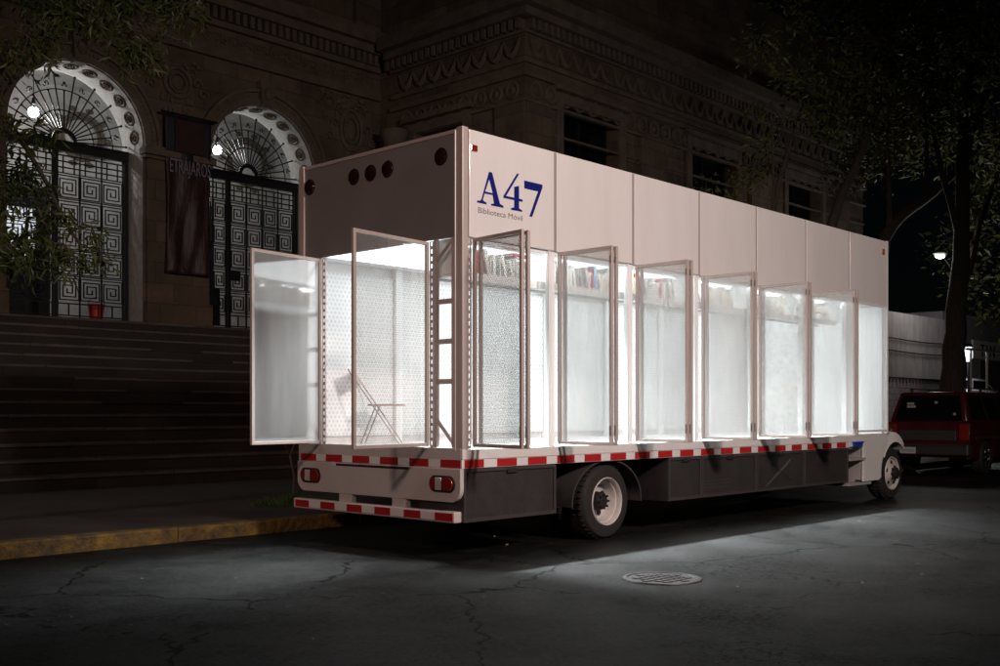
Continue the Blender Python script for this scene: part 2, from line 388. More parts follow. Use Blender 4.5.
# ------------------------------------------------------------------ ground, road, pavement, kerb
def struct(mb, name, m, **k): return tag(mb.build(name, m, **k), kind='structure')
struct(MB().quad((-300,-300,-.03), (300,-300,-.03), (300,300,-.03), (-300,300,-.03)), 'ground', M_['ground'])
struct(MB().quad((-60,-10.8,0), (160,-10.8,0), (160,3.26,0), (-60,3.26,0)), 'road', M_['asphalt'])
struct(MB().box(-60, 160, 3.43, 60, -.02, .15), 'sidewalk', M_['paving'])
kb = MB(); x = -40.0
while x < 100:
    ln = random.uniform(1.5, 2.6)
    dz = random.uniform(-.006, .006); dy = random.uniform(-.008, .008)
    kb.box(x, x+ln-.002, 3.22+dy, 3.43, -.02, .156+dz); x += ln
struct(kb, 'kerb', M_['kerb'], bevel=.02)
struct(MB().box(-60, 160, -20, -10.8, -.02, .15), 'far_sidewalk', M_['paving'])

# ------------------------------------------------------------------ staircase
STEP_Y0, TR, RI, NST = 9.5, .54, .24, 14
LAND = .15 + RI*NST
st = thing('stone_staircase', 'wide dark stone staircase climbing from the pavement to the arched iron gates', 'staircase', (4, 9.5, .15))
for i in range(NST):
    mb = MB(); x = -9.0
    z0, z1 = .15+RI*i, .15+RI*(i+1)
    y0 = STEP_Y0+TR*i; y1 = STEP_Y0+TR*(i+1) if i < NST-1 else 17.0
    mb.box(-9, 13.37, y0, y1, z0-.02 if i else .14, z1)
    # paler rounded nosing
    x = -9.0
    while x < 13.3:          # paler nosing stones, each a little off its neighbour
        ln = min(random.uniform(1.0, 2.2), 13.37-x); dz = random.uniform(0, .012); dy = random.uniform(0, .014)
        mb.box(x, x+ln-.012, y0-.032+dy, y0-.001, z1-.06, z1-.002-dz, 1 if random.random() < .95 else 0); x += ln
    mb.build('step', [M_['steps'], M_['nosing']], st, bevel=.012)

# ------------------------------------------------------------------ the old building
YF, YG, YP, XP = 16.9, 17.6, 11.23, 13.4
ARC = [4.34, 9.38]; AR = 1.61; SPR = 7.8
bd = thing('stone_building', 'old carved stone building with two arched iron gates and a projecting corner block', 'building', (9, 17, 0))
mb = MB()
def arch_low(x):
    for c in ARC:
        if abs(x-c) < AR-1e-6: return SPR + math.sqrt(max(AR*AR-(x-c)**2, 0))
    return 0.15
xs = [-9.0]
for c in ARC:
    xs += [c-AR] + [c-AR*math.cos(PI*k/36) for k in range(1, 36)] + [c+AR]
xs += [XP+.5]
ZT = 15.0
for a, b in zip(xs[:-1], xs[1:]):
    mid_ = (a+b)/2; inside = any(abs(mid_-c) < AR for c in ARC)
    if inside:
        za = SPR if any(abs(a-(c-AR)) < 1e-6 for c in ARC) else arch_low(a)
        zb = SPR if any(abs(b-(c+AR)) < 1e-6 for c in ARC) else arch_low(b)
        mb.quad((a,YF,za), (b,YF,zb), (b,YF,ZT), (a,YF,ZT)); mb.quad((a,YG+.3,za), (a,YG+.3,ZT), (b,YG+.3,ZT), (b,YG+.3,zb))
    else:
        mb.quad((a,YF,.15), (b,YF,.15), (b,YF,ZT), (a,YF,ZT)); mb.quad((a,YG+.3,.15), (a,YG+.3,ZT), (b,YG+.3,ZT), (b,YG+.3,.15))
mb.build('facade_wall', M_['stone'], bd)
mb = MB()
for c in ARC:      # arch reveals, lamplight put into their paler colour
    mb2 = MB(); n = 36
    for k in range(n):
        a0, a1 = PI*k/n, PI*(k+1)/n
        mb2.quad((c+AR*math.cos(a0), YF, SPR+AR*math.sin(a0)), (c+AR*math.cos(a1), YF, SPR+AR*math.sin(a1)),
                 (c+AR*math.cos(a1), YG+.3, SPR+AR*math.sin(a1)), (c+AR*math.cos(a0), YG+.3, SPR+AR*math.sin(a0)))
    for s in (-1, 1):
        mb2.quad((c+s*AR, YF, LAND), (c+s*AR, YG+.3, LAND), (c+s*AR, YG+.3, SPR), (c+s*AR, YF, SPR))
    rv = mb2.build('arch_reveal', M_['intrados'], bd, smooth=True)
    for k in range(11):     # rosettes carved into the reveal
        a = PI*(k+.5)/11; ra = AR
        ctr = Vector((c+ra*math.cos(a), YF+.36, SPR+ra*math.sin(a))); nrm = Vector((-math.cos(a), 0, -math.sin(a)))
        tan = Vector((-math.sin(a), 0, math.cos(a))); yv = Vector((0,1,0)); rs = MB()
        ring = [ctr + nrm*.012 + (tan*math.cos(t)+yv*math.sin(t)*1.15)*.15 for t in [2*PI*j/16 for j in range(17)]]
        rs.path(ring, .03, 6)
        for j in range(6):
            t = 2*PI*j/6; rs.ball(ctr + nrm*.02 + (tan*math.cos(t)+yv*math.sin(t))*.06, .04, 6)
        rs.build('rosette', M_['stone2'], rv, smooth=True)
    # moulded archivolt
    am = MB()
    am.arc(c, SPR, AR+.02, AR+.16, YF-.09, YF+.05, 0, PI, 40); am.arc(c, SPR, AR+.162, AR+.34, YF-.05, YF+.05, 0, PI, 40)
    am.arc(c, SPR, AR+.342, AR+.42, YF-.13, YF+.05, 0, PI, 40)
    for k in range(56):
        a = PI*(k+.5)/56; rr = AR+.25
        am.ball((c+rr*math.cos(a), YF-.055, SPR+rr*math.sin(a)), .042, 6)
    am.build('arch_moulding', M_['stone2'], bd, smooth=True)
    ks = MB().hexa([(c-.14,YF-.22,SPR+AR-.05), (c+.14,YF-.22,SPR+AR-.05), (c+.14,YF+.1,SPR+AR-.05), (c-.14,YF+.1,SPR+AR-.05),
                    (c-.24,YF-.26,SPR+AR+.62), (c+.24,YF-.26,SPR+AR+.62), (c+.24,YF+.1,SPR+AR+.62), (c-.24,YF+.1,SPR+AR+.62)])
    ks.ball((c, YF-.27, SPR+AR+.3), .14, 8, sc=(1,.6,1.3)); ks.build('keystone', M_['stone2'], bd, bevel=.02)
# piers with impost capitals
for (x0, x1) in ((2.25, 2.71), (5.97, 7.75), (11.01, 11.6)):
    pm = MB(); pm.box(x0+.05, x1-.05, YF-.12, YF+.05, LAND, SPR-.32); pm.box(x0, x1, YF-.2, YF+.05, LAND, LAND+.55)
    pm.build('pier', M_['stone'], bd, bevel=.015)
    cm = MB(); cm.box(x0-.06, x1+.02, YF-.2, YF+.04, SPR-.32, SPR-.24); cm.box(x0-.1, x1+.06, YF-.28, YF+.04, SPR-.238, SPR-.08); cm.box(x0-.04, x1, YF-.22, YF+.04, SPR-.078, SPR-.004)
    cm.build('impost', M_['stone2'], bd, bevel=.02)
def medallion(cx, cz, sc, tall=1.0):
    m = MB(); y = YF-.06
    for r, t in ((.42, .055), (.27, .04)):
        m.path([(cx+r*sc*math.cos(a), y, cz+r*sc*tall*math.sin(a)) for a in [2*PI*k/22 for k in range(23)]], t*sc, 6)
    m.ball((cx, y+.02, cz), .22*sc, 10, sc=(1, .5, tall))
    rnd = random.Random(int(cx*10))
    for s in (-1, 1):       # ribbons and leaf scrolls either side
        for j in range(3):
            ox, oz = cx+s*(.42+.2*j)*sc, cz+(.35-.28*j)*sc*tall
            m.path([(ox+s*.18*sc*(1-k/10)*math.cos(k*.75), y, oz+.18*sc*(1-k/10)*math.sin(k*.75)) for k in range(10)], .035*sc, 6)
        for j in range(6):
            m.ball((cx+s*rnd.uniform(.1, .75)*sc, y, cz+rnd.uniform(.45, .72)*sc*tall), rnd.uniform(.05, .11)*sc, 6, sc=(1.4, .6, .8))
            m.ball((cx+s*rnd.uniform(.1, .55)*sc, y, cz-rnd.uniform(.45, .95)*sc*tall), rnd.uniform(.05, .1)*sc, 6, sc=(.8, .6, 1.4))
    m.build('carved_medallion', M_['stone2'], bd, smooth=True)
medallion(6.86, 9.5, .85); medallion(12.3, 9.35, .9, 1.5); medallion(1.8, 9.5, .85); medallion(11.55, 10.0, .45)
def cornice(levels, x0, x1, y, name='cornice', dent=None, face='y'):
    m = MB()
    for z0, z1, pr in levels: m.box(x0, x1, y-pr, y+.04, z0, z1-.002)
    if dent:
        z0, z1, pr, pitch = dent; x = x0
        while x < x1-pitch*.5:
            m.box(x, x+pitch*.55, y-pr, y-.002, z0, z1); x += pitch
    m.build(name, M_['stone2'], bd)
XE = 12.85
cornice([(10.36, 10.5, .14), (10.5, 10.6, .09)], -9, XE+.5, YF, 'string_course')
cornice([(11.15, 11.3, .16), (11.62, 11.85, .32), (11.85, 12.2, .5)], -9, XE+.45, YF, 'cornice', (11.3, 11.6, .26, .22))
# carved frieze strips between
fr = MB(); x = -8.8
while x < 13:
    fr.path([(x+.16*(1-k/12)*math.cos(k*.8), YF-.03, 10.87+.16*(1-k/12)*math.sin(k*.8)) for k in range(12)], .028, 5)
    fr.ball((x+.28, YF-.02, 10.87), .07, 6); x += .5
fr.build('frieze', M_['stone2'], bd, smooth=True)
for x0 in (6.3, 12.4, 2.0):      # upper storey pilasters
    MB().box(x0, x0+.9, YF-.15, YF+.04, 12.2, 15).build('pilaster', M_['stone'], bd)

# --- gates
def key(m, x0, z0, wx, hz, flip, y, t=.0125):
    P = [(.04,.96),(.96,.96),(.96,.04),(.1,.04),(.1,.82),(.82,.82),(.82,.18),(.25,.18),(.25,.66),(.67,.66),(.67,.34),(.43,.34),(.43,.5)]
    Q = [((1-a) if flip else a, b) for a, b in P]
    for (a, b), (c, d) in zip(Q[:-1], Q[1:]):
        xa, xb = sorted((x0+a*wx, x0+c*wx)); za, zb = sorted((z0+b*hz, z0+d*hz))
        m.box(xa-t, xb+t, y-.014, y+.014, za-t, zb+t)
GT = 7.48
for gi, c in enumerate(ARC):
    g = MB(); xl, xr = c-AR+.03, c+AR-.03
    g.box(xl, xr, YG-.07, YG+.07, GT, GT+.19); g.box(xl, xr, YG-.1, YG+.1, GT+.192, GT+.24)
    posts = [xl+.05, c-.22 if gi == 0 else c-.62, xr-.06]
    for px in posts: g.box(px-.055, px+.055, YG-.06, YG+.06, LAND, GT-.002)
    gate = g.build('gate', M_['iron'], bd, bevel=.006)
    def panel(x0, x1, ncol, z0, rows, label=None, skew=None):
        m = MB(); wx = (x1-x0)/ncol; hz = .6
        m.box(x0, x1, YG-.02, YG+.02, z0, z0+.04); zz = z0+.06
        # plain bottom band of rectangles
        for k in range(ncol):
            for q in (0, .28): m.box(x0+k*wx, x0+(k+1)*wx, YG-.014, YG+.014, zz+q, zz+q+.03)
            m.box(x0+(k+.5)*wx-.015, x0+(k+.5)*wx+.015, YG-.013, YG+.013, zz, zz+.28)
        zz += .36
        for r_ in range(rows):
            for k in range(ncol): key(m, x0+k*wx, zz, wx, hz*.92, (k+r_) % 2 == 1, YG)
            m.box(x0, x1, YG-.012, YG+.012, zz+hz*.955, zz+hz*.995); zz += hz
        while zz < GT-.1:
            m.box(x0, x1, YG-.013, YG+.013, zz+.1, zz+.13)
            for k in range(ncol*2): m.box(x0+(k+.5)*wx*.5-.014, x0+(k+.5)*wx*.5+.014, YG-.012, YG+.012, zz-.02, zz+.1)
            zz += .14
        for k in range(ncol+1): m.box(x0+k*wx-.016, x0+k*wx+.016, YG-.017, YG+.017, z0, GT)
        return m.build('gate_grille', M_['iron'], gate)
    panel(posts[0]+.06, posts[1]-.06, 2, LAND+.06, 5)
    panel(posts[1]+.06, posts[2]-.06, 3 if gi == 0 else 4, LAND+.06, 5)
    lb = MB().box(posts[1]+.05, posts[1]+.35, YG-.06, YG+.06, LAND+1.35, LAND+1.6).build('lock_box', M_['iron'], gate)
    # fan light
    fm = MB(); cz = GT+.24
    fm.arc(c, cz, .2, .3, YG-.03, YG+.03, 0, PI, 24)
    for rr in (.72, 1.2): fm.arc(c, cz, rr-.012, rr+.012, YG-.012, YG+.012, 0, PI, 36)
    nr = 19
    for k in range(nr):
        a = PI*(k+.5)/nr; long_ = k % 2 == 0
        r1 = 1.58 if long_ else 1.2
        fm.tube((c+.25*math.cos(a), YG, cz+.25*math.sin(a)), (c+r1*math.cos(a), YG, cz+r1*math.sin(a)), .019, n=5)
        fm.ball((c+r1*.985*math.cos(a), YG, cz+r1*.985*math.sin(a)), .036, 6)
        fm.ball((c+.72*math.cos(a), YG, cz+.72*math.sin(a)), .035, 6)
        if not long_:
            for s in (-1, 1):     # scrolls at the ray tips
                fm.path([(c+(r1+.12+.1*(1-q/9)*math.cos(q*.8))*math.cos(a+s*.06*(q/9)), YG, cz+(r1+.12+.1*(1-q/9)*math.sin(q*.8))*math.sin(a+s*.06*(q/9))) for q in range(9)], .012, 5)
    fm.build('fan_grille', M_['iron'], gate)
# --- hall behind the gates
hl = MB()
hl.quad((0, 21.5, LAND), (XP, 21.5, LAND), (XP, 21.5, 10.2), (0, 21.5, 10.2))
hl.quad((0.4, 17.95, LAND), (0.4, 21.5, LAND), (0.4, 21.5, 10.2), (0.4, 17.95, 10.2)); hl.quad((13, 17.95, LAND), (13, 17.95, 10.2), (13, 21.5, 10.2), (13, 21.5, LAND))
hl.build('hall_wall', M_['hall_plaster'], bd)
MB().box(0, XP, 17.9, 21.6, 10.2, 10.4).build('hall_ceiling', M_['hall_plaster'], bd)
MB().box(0, XP, 16.99, 21.6, LAND-.2, LAND+.004).build('hall_floor', M_['steps'], bd)
for cx, cz, r in ((6.6, 8.9, .62), (11.9, 9.1, .7), (3.6, 8.8, .55), (9.6, 9.3, .45)):
    rm = MB()
    for q, t in ((1, .06), (.82, .04)):
        rm.path([(cx+r*q*math.cos(a), 21.44, cz+r*q*math.sin(a)) for a in [2*PI*k/24 for k in range(25)]], t, 6)
    for k in range(10):
        a = 2*PI*k/10; rm.ball((cx+r*1.25*math.cos(a), 21.45, cz+r*1.25*math.sin(a)), .1, 6, sc=(1.3, .5, .8))
    rm.build('round_relief', M_['stone2'], bd, smooth=True)
# lit inner doors with dark lower panels
def inner_door(x0, x1, y, z1, litz0, litz1, lx0, lx1):
    f = MB(); f.box(x0, x1, y-.05, y, LAND+.01, litz0-.002); f.box(x0, lx0-.002, y-.05, y, litz0, litz1); f.box(lx1+.002, x1, y-.05, y, litz0, litz1); f.box(x0, x1, y-.05, y, litz1+.002, z1)
    for k in range(3): f.box(x0+.12+k*.5, x0+.5+k*.5, y-.075, y-.051, LAND+.3, LAND+1.3)
    d = f.build('inner_door', M_['iron'], bd, bevel=.01)
    MB().box(lx0, lx1, y-.03, y-.01, litz0, litz1).build('lit_pane', M_['lit_glass'], d)
inner_door(3.0, 4.75, 19.3, 6.9, 5.05, 6.35, 3.55, 4.4)
inner_door(8.05, 9.35, 19.3, 7.1, 4.95, 6.35, 8.62, 9.02)
# --- projecting corner block (pavilion)
def wall_with_holes(m, a0, a1, z0, z1, holes, P):
    """holes: (b0,b1,w0,w1); P(a,z,d) maps to world, d = depth behind the face"""
    as_ = sorted({a0, a1, *[h[0] for h in holes], *[h[1] for h in holes]}); zs = sorted({z0, z1, *[h[2] for h in holes], *[h[3] for h in holes]})
    for i in range(len(as_)-1):
        for j in range(len(zs)-1):
            ca, cz_ = (as_[i]+as_[i+1])/2, (zs[j]+zs[j+1])/2
            if any(h[0] < ca < h[1] and h[2] < cz_ < h[3] for h in holes): continue
            m.quad(P(as_[i], zs[j], 0), P(as_[i+1], zs[j], 0), P(as_[i+1], zs[j+1], 0), P(as_[i], zs[j+1], 0))
    for b0, b1, w0, w1 in holes:
        for (p, q) in (((b0,w0),(b1,w0)), ((b1,w0),(b1,w1)), ((b1,w1),(b0,w1)), ((b0,w1),(b0,w0))):
            m.quad(P(p[0],p[1],0), P(q[0],q[1],0), P(q[0],q[1],.5), P(p[0],p[1],.5))
HF = [(14.87, 17.32, 5.2, 9.5), (21.0, 23.6, 5.2, 9.5), (27.0, 29.5, 5.2, 9.5), (15.0, 17.2, 1.0, 3.8), (21.2, 23.4, 1.0, 3.8)]
m = MB(); wall_with_holes(m, XP, 33, .15, 15, HF, lambda a, z, d: (a, YP+d, z)); m.build('corner_block_front', M_['stone'], bd)
HS = [(13.45, 15.3, 5.4, 9.15)]
m = MB(); wall_with_holes(m, YP, YF+.02, .15, 15, HS, lambda a, z, d: (XP+d, a, z)); m.build('corner_block_side', M_['stone'], bd)
MB().quad((33,YP,.15), (33,24,.15), (33,24,15), (33,YP,15)).build('corner_block_end', M_['stone'], bd)
MB().box(-9, 33, YP+.6, 24, 15, 15.3).build('building_roof', M_['stone2'], bd)
for b0, b1, w0, w1 in HF:
    f = MB(); f.box(b0, b1, YP+.42, YP+.48, w0, w0+.1); f.box(b0, b1, YP+.42, YP+.48, w1-.12, w1); xm = (b0+b1)/2
    for xx in (b0+.04, xm, b1-.04): f.box(xx-.04, xx+.04, YP+.41, YP+.47, w0+.1, w1-.12)
    wn = f.build('window', M_['iron'], bd); MB().box(b0, b1, YP+.485, YP+.5, w0, w1).build('window_glass', M_['glass_dark'], wn)
    fr = MB()
    fr.box(b0-.28, b0-.02, YP-.09, YP+.04, w0-.1, w1+.3); fr.box(b1+.02, b1+.28, YP-.09, YP+.04, w0-.1, w1+.3); fr.box(b0-.018, b1+.018, YP-.09, YP+.04, w1+.02, w1+.3)
    fr.box(b0-.4, b1+.4, YP-.22, YP+.04, w1+.33, w1+.46); fr.box(b0-.35, b1+.35, YP-.18, YP+.04, w0-.3, w0-.102)
    fr.build('window_surround', M_['stone2'], wn, bevel=.015)
for b0, b1, w0, w1 in HS:
    f = MB(); f.box(XP+.42, XP+.48, b0, b1, w1-.12, w1); f.box(XP+.42, XP+.48, (b0+b1)/2-.04, (b0+b1)/2+.04, w0, w1-.12)
    wn = f.build('window', M_['iron'], bd); MB().box(XP+.485, XP+.5, b0, b1, w0, w1).build('window_glass', M_['glass_dark'], wn)
    fr = MB(); fr.box(XP-.09, XP+.04, b0-.3, b0-.02, w0, w1+.3); fr.box(XP-.09, XP+.04, b1+.02, b1+.3, w0, w1+.3); fr.box(XP-.09, XP+.04, b0-.018, b1+.018, w1+.02, w1+.3)
    fr.box(XP-.24, XP+.04, b0-.45, b1+.45, w1+.33, w1+.48); fr.build('window_surround', M_['stone2'], wn, bevel=.015)
def band(z0, z1, pr, name, m=M_['stone2'], b=.012):
    k = MB()
    k.prism([(XP-pr, YP-pr), (33+pr, YP-pr), (33+pr, YP+.05), (XP+.05, YP+.05), (XP+.05, YF-.55), (XP-pr, YF-.55)], z0, z1, 'z'); k.build(name, m, bd, bevel=b)
band(9.3, 9.38, .1, 'string_course'); band(9.95, 10.08, .12, 'string_course'); band(10.3, 10.42, .09, 'string_course')
band(11.05, 11.12, .12, 'string_course'); band(11.4, 11.6, .35, 'cornice'); band(11.6, 11.95, .6, 'cornice'); band(8.6, 8.66, .05, 'string_course')
dt = MB()
k = XP
while k < 33: dt.box(k, k+.13, YP-.25, YP-.002, 11.13, 11.38); k += .24
k = YP
while k < YF-.6: dt.box(XP-.25, XP-.002, k, k+.13, 11.13, 11.38); k += .24
dt.build('dentil_row', M_['stone2'], bd)
ro = MB()
for k in range(34):
    c = XP+.42+k*.58
    if c > 32.6: break
    ro.path([(c+.2*math.cos(a), YP-.02, 9.66+.2*math.sin(a)) for a in [2*PI*j/14 for j in range(15)]], .045, 6); ro.ball((c, YP, 9.66), .1, 8, sc=(1,.5,1))
    # swags in the upper frieze
    ro.path([(c-.29+.58*t/8, YP-.05, 10.95-.42*math.sin(PI*t/8)) for t in range(9)], [.03+.05*math.sin(PI*t/8) for t in range(9)], 6)
ro.build('carved_frieze', M_['stone2'], bd, smooth=True); ro = MB()
for k in range(8):
    c = YP+.42+k*.58
    ro.path([(XP-.02, c+.2*math.cos(a), 9.66+.2*math.sin(a)) for a in [2*PI*j/14 for j in range(15)]], .045, 6); ro.ball((XP, c, 9.66), .1, 8, sc=(.5,1,1))
    ro.path([(XP-.05, c-.29+.58*t/8, 10.95-.42*math.sin(PI*t/8)) for t in range(9)], [.03+.05*math.sin(PI*t/8) for t in range(9)], 6)
ro.build('carved_frieze', M_['stone2'], bd, smooth=True)
for (x0, x1) in ((13.36, 14.3), (18.3, 19.5), (24.4, 25.5), (30.5, 31.6)):
    MB().box(x0, x1, YP-.14, YP+.03, .15, 9.28).build('pilaster', M_['stone'], bd, bevel=.02)
sp_ = MB()
sp_.box(XP-.14, XP+.03, YP-.1, YP+.95, .15, 9.28)
sp_.build('pilaster', M_['stone'], bd, bevel=.02)
MB().lathe([(.26, .15), (.26, 8.7), (.34, 8.8), (.3, 8.9), (.42, 9.15), (.42, 9.28)], (XP-.35, 15.85, 0), 'z', 20).build('column', M_['stone2'], bd, smooth=True)

# --- hall lamps
for i, (x, z, lab) in enumerate(((4.1, 8.56, 'bright white lamp shining through the left gate fanlight behind the leaves'),
                                 (9.12, 8.54, 'bright white lamp shining in the right arch beside the banner'))):
    t = thing('hall_lamp', lab, 'lamp', (x, 18.7, z), 'lamps in the gate hall')
    MB().ball((x, 18.7, z), .125, 16).build('bulb', M_['lamp_glow'], t, smooth=True)
    k = MB(); k.tube((x, 18.7, z+.19), (x, 18.7, z+.34), .06, .03, 10); k.tube((x, 18.7, z+.34), (x, 18.7, 10.19), .012, n=6); k.build('lamp_rod', M_['iron'], t)
    ld = bpy.data.lights.new('hall_lamp_light', 'POINT'); ld.energy = VEST*(1.45 if i == 0 else .5); ld.shadow_soft_size = .12; ld.color = (1, .97, .95)
    lo = bpy.data.objects.new('hall_lamp_light', ld); COL.objects.link(lo); lo.parent = t; lo.location = (0, -.0, -.34)

# --- banner between the arches
bt = thing('banner', 'dark red vertical cloth banner lettered ETRÁJAROS hanging on the pier between the gates', 'banner', (7.0, 16.6, 4.7))
bm = MB(); nx, nz = 22, 40
W0, Z0, Z1 = (6.36, 7.6), 4.75, 8.6
def by(u, v):
    return 16.62 - .05*math.sin(u*9+v*5)*(1-v)**.6 - .035*math.sin(u*17-v*9)*(1-v) - .02*math.sin(v*14+u*3)*(1-v)
for i in range(nx+1):
    for j in range(nz+1):
        u, v = i/nx, j/nz; pinch = 1-.12*(1-v)*math.sin(PI*v*.9)
        bm.v.append((7.02+(u-.5)*(W0[1]-W0[0])*pinch, by(u, v), Z0+(Z1-Z0)*v))
for i in range(nx):
    for j in range(nz): bm.f.append([i*(nz+1)+j, (i+1)*(nz+1)+j, (i+1)*(nz+1)+j+1, i*(nz+1)+j+1]); bm.m.append(0 if (j < 29) else 1)
bo = bm.build('cloth', [M_['banner'], M_['black_cloth']], bt, smooth=True)
so_ = bo.modifiers.new('thickness', 'SOLIDIFY'); so_.thickness = .006
MB().tube((6.25, 16.58, 8.63), (7.8, 16.58, 8.63), .03, n=8).build('pole', M_['iron'], bt)
# portrait panel: an abstract dark red head-and-shoulders block
MB().box(6.62, 7.4, 16.555, 16.567, 7.72, 8.5).build('picture_panel', mat('dark_red_print', (.05, .018, .016), .55, c2=(.02, .009, .009), nscale=3.5), bt)

def text_mesh(name, body, size, mtl, parent, loc, rot, sx=1.0, ext=.004, align='LEFT'):
    cu = bpy.data.curves.new(name, 'FONT'); cu.body = body; cu.size = size; cu.extrude = ext; cu.align_x = align; cu.resolution_u = 3
    tmp = bpy.data.objects.new(name, cu); COL.objects.link(tmp)
    dg = bpy.context.evaluated_depsgraph_get(); me = bpy.data.meshes.new_from_object(tmp.evaluated_get(dg))
    bpy.data.objects.remove(tmp)
    me.materials.clear(); me.materials.append(mtl); me.name = name
    o = bpy.data.objects.new(name, me); COL.objects.link(o)
    off = Vector((0,0,0)); p = parent
    while p is not None: off += p.location; p = p.parent
    o.parent = parent; o.location = Vector(loc)-off; o.rotation_euler = rot; o.scale = (sx, 1, 1)
    return o
text_mesh('lettering', 'ETRÁJAROS', .48, M_['letter'], bt, (7.02, 16.545, 7.2), (R(90), 0, 0), .46, .003, 'CENTER')

# --- red bucket behind the gate
bk = thing('bucket', 'red plastic bucket on the landing behind the left gate', 'bucket', (5.35, 18.05, LAND))
MB().lathe([(.001, .01), (.14, .01), (.2, .46), (.215, .46), (.215, .49), (.19, .49), (.13, .04), (.001, .04)], (5.35, 18.05, LAND), 'z', 20).build('bucket_body', M_['bucket'], bk, smooth=True)
MB().path([(5.35+.21*math.cos(a), 18.05, LAND+.46+.2*math.sin(a)) for a in [PI*k/12 for k in range(13)]], .008, 6).build('handle', M_['iron'], bk)

# ------------------------------------------------------------------ the mobile library truck
tk = thing('mobile_library_truck', 'long white library truck with glowing glazed bays, fold-open doors and blue A47 lettering', 'truck', (4.7, 1.26, 0))
BAY, LEN, WID, ZF, ZO, ZH, ZR = 1.3425, 9.398, 2.525, 1.04, 1.06, 3.04, 4.06
def part(mb, name, m, parent=tk, **k): return mb.build(name, m, parent, **k)
# upper side panels
for i in range(7):
    part(MB().box(i*BAY+(.09 if i == 0 else .022), (i+1)*BAY-.022, 0, .04, ZH, ZR-.01), 'side_panel', M_['truck_white'], bevel=.006)
    if i: part(MB().box(i*BAY-.021, i*BAY+.021, .014, .04, ZH, ZR-.012), 'seam_strip', M_['seam'])
part(MB().box(0, LEN, WID-.04, WID, ZF, ZR-.01), 'far_wall', M_['truck_white'])
part(MB().box(.03, LEN-.03, .03, WID-.03, ZR-.03, ZR), 'roof', M_['truck_white'])
part(MB().box(.02, LEN-.02, .041, .06, ZH+.02, ZR-.04), 'inner_lining', M_['inside'])
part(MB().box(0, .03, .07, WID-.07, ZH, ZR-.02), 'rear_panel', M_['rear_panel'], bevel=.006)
part(MB().box(-.012, .0, .1, WID-.1, ZR-.05, ZR-.015), 'roof_trim', M_['alu'])
for (yy, s) in ((0, 1), (WID, -1)):
    cp = MB(); a, b = sorted((yy-.008*s, yy+.075*s)); cp.box(-.008, .07, a, b, ZF-.02, ZR+.004)
    a, b = sorted((yy+.077*s, yy+.1*s)); cp.box(-.02, .02, a, b, ZF-.02, ZR-.02)
    part(cp, 'corner_post', M_['alu'], bevel=.008)
    cp = MB(); a, b = sorted((yy-.004*s, yy+.06*s)); cp.box(LEN-.05, LEN+.004, a, b, ZF-.02, ZR); part(cp, 'corner_post', M_['truck_white'], bevel=.006)
# front of the box with its windscreen
fp = part(MB().box(LEN-.03, LEN, .06, WID-.06, ZF, 1.5).box(LEN-.03, LEN, .06, WID-.06, 2.6, ZR-.02), 'front_panel', M_['truck_white'])
part(MB().box(LEN-.02, LEN-.01, .06, WID-.06, 1.502, 2.598), 'windscreen', M_['glass_dark'], fp)
# floor, ceiling, sill
part(MB().box(.0, LEN-.04, .02, WID-.04, ZF-.04, ZF), 'floor', M_['inside'])
part(MB().box(.03, LEN-.04, .061, WID-.041, ZH+.02, ZH+.05), 'ceiling', M_['inside'])
part(MB().box(-.012, 8.03, -.012, .02, .945, ZF-.002).box(-.012, 8.03, -.004, .02, .86, .943), 'side_sill', M_['truck_white'], bevel=.004)
part(MB().box(-.012, .0, .022, WID, .86, ZF+.01), 'rear_sill', M_['rear_white'])
part(MB().box(.1, LEN-.06, .042, .056, ZH-.035, ZH+.018), 'door_header', M_['inside'])
# interior: far side
for i in range(7):
    x0, x1 = i*BAY+.06, (i+1)*BAY-.06
    if i < 6: part(MB().box(x0, x1, WID-.075, WID-.06, 1.12, 2.95), 'perforated_panel', M_['perf'])
    up = MB().box((i+1)*BAY-.05, (i+1)*BAY+.05, WID-.12, WID-.041, ZF, ZH+.02)
    part(up, 'upright', M_['inside_gloss'], bevel=.005)
part(MB().box(.01, .09, WID-.12, WID-.08, ZF, ZH), 'upright', M_['inside_gloss'])
# ring shelves high up, both sides
for (y0, y1) in ((.2, .47),):
    sh = MB().box(.12, 8.0, y0, y1, 2.69, 2.715); a = y0 if y0 < 1 else y1
    for s in (y0-.012, y1): sh.box(.12, 8.0, s, s+.012, 2.665, 2.74)
    for i in range(7): sh.box(i*BAY+.1, i*BAY+.115, y0, y1, 2.716, ZH+.01)
    part(sh, 'shelf', M_['inside_gloss'])
# near side inner uprights of each bay
for i in range(1, 7):
    part(MB().box(i*BAY-.035, i*BAY+.025, .03, .11, ZF, ZH), 'door_post', M_['inside_gloss'], bevel=.005)
part(MB().box(9.3, 9.34, .06, WID-.1, ZF, ZH), 'cab_bulkhead', M_['inside'])
# luminous ceiling panel, and the strip added to light the books
part(MB().box(.04, 9.29, .46, 2.08, ZH+.0, ZH+.018), 'ceiling_light', M_['led'])
part(MB().box(.15, 8.0, .0575, .068, ZH-.03, ZH+.012), 'book_fill_strip', M_['book_fill_led'])
def road_fill(cx, cy, ln, along_x, aim, energy):
    ld = bpy.data.lights.new('road_fill_light', 'AREA'); ld.shape = 'RECTANGLE'; ld.size = ln; ld.size_y = .1; ld.energy = energy; ld.spread = R(56); ld.color = (.92, .98, 1)
    lo = bpy.data.objects.new('road_fill_light', ld); COL.objects.link(lo); lo.parent = tk
    p = Vector((cx, cy, 2.99)); lo.location = p-tk.location
    z = (p-Vector(aim)).normalized(); xa = Vector((1,0,0)) if along_x else Vector((0,1,0)); ya = z.cross(xa).normalized(); xa = ya.cross(z)
    lo.rotation_euler = Matrix((xa, ya, z)).transposed().to_euler()
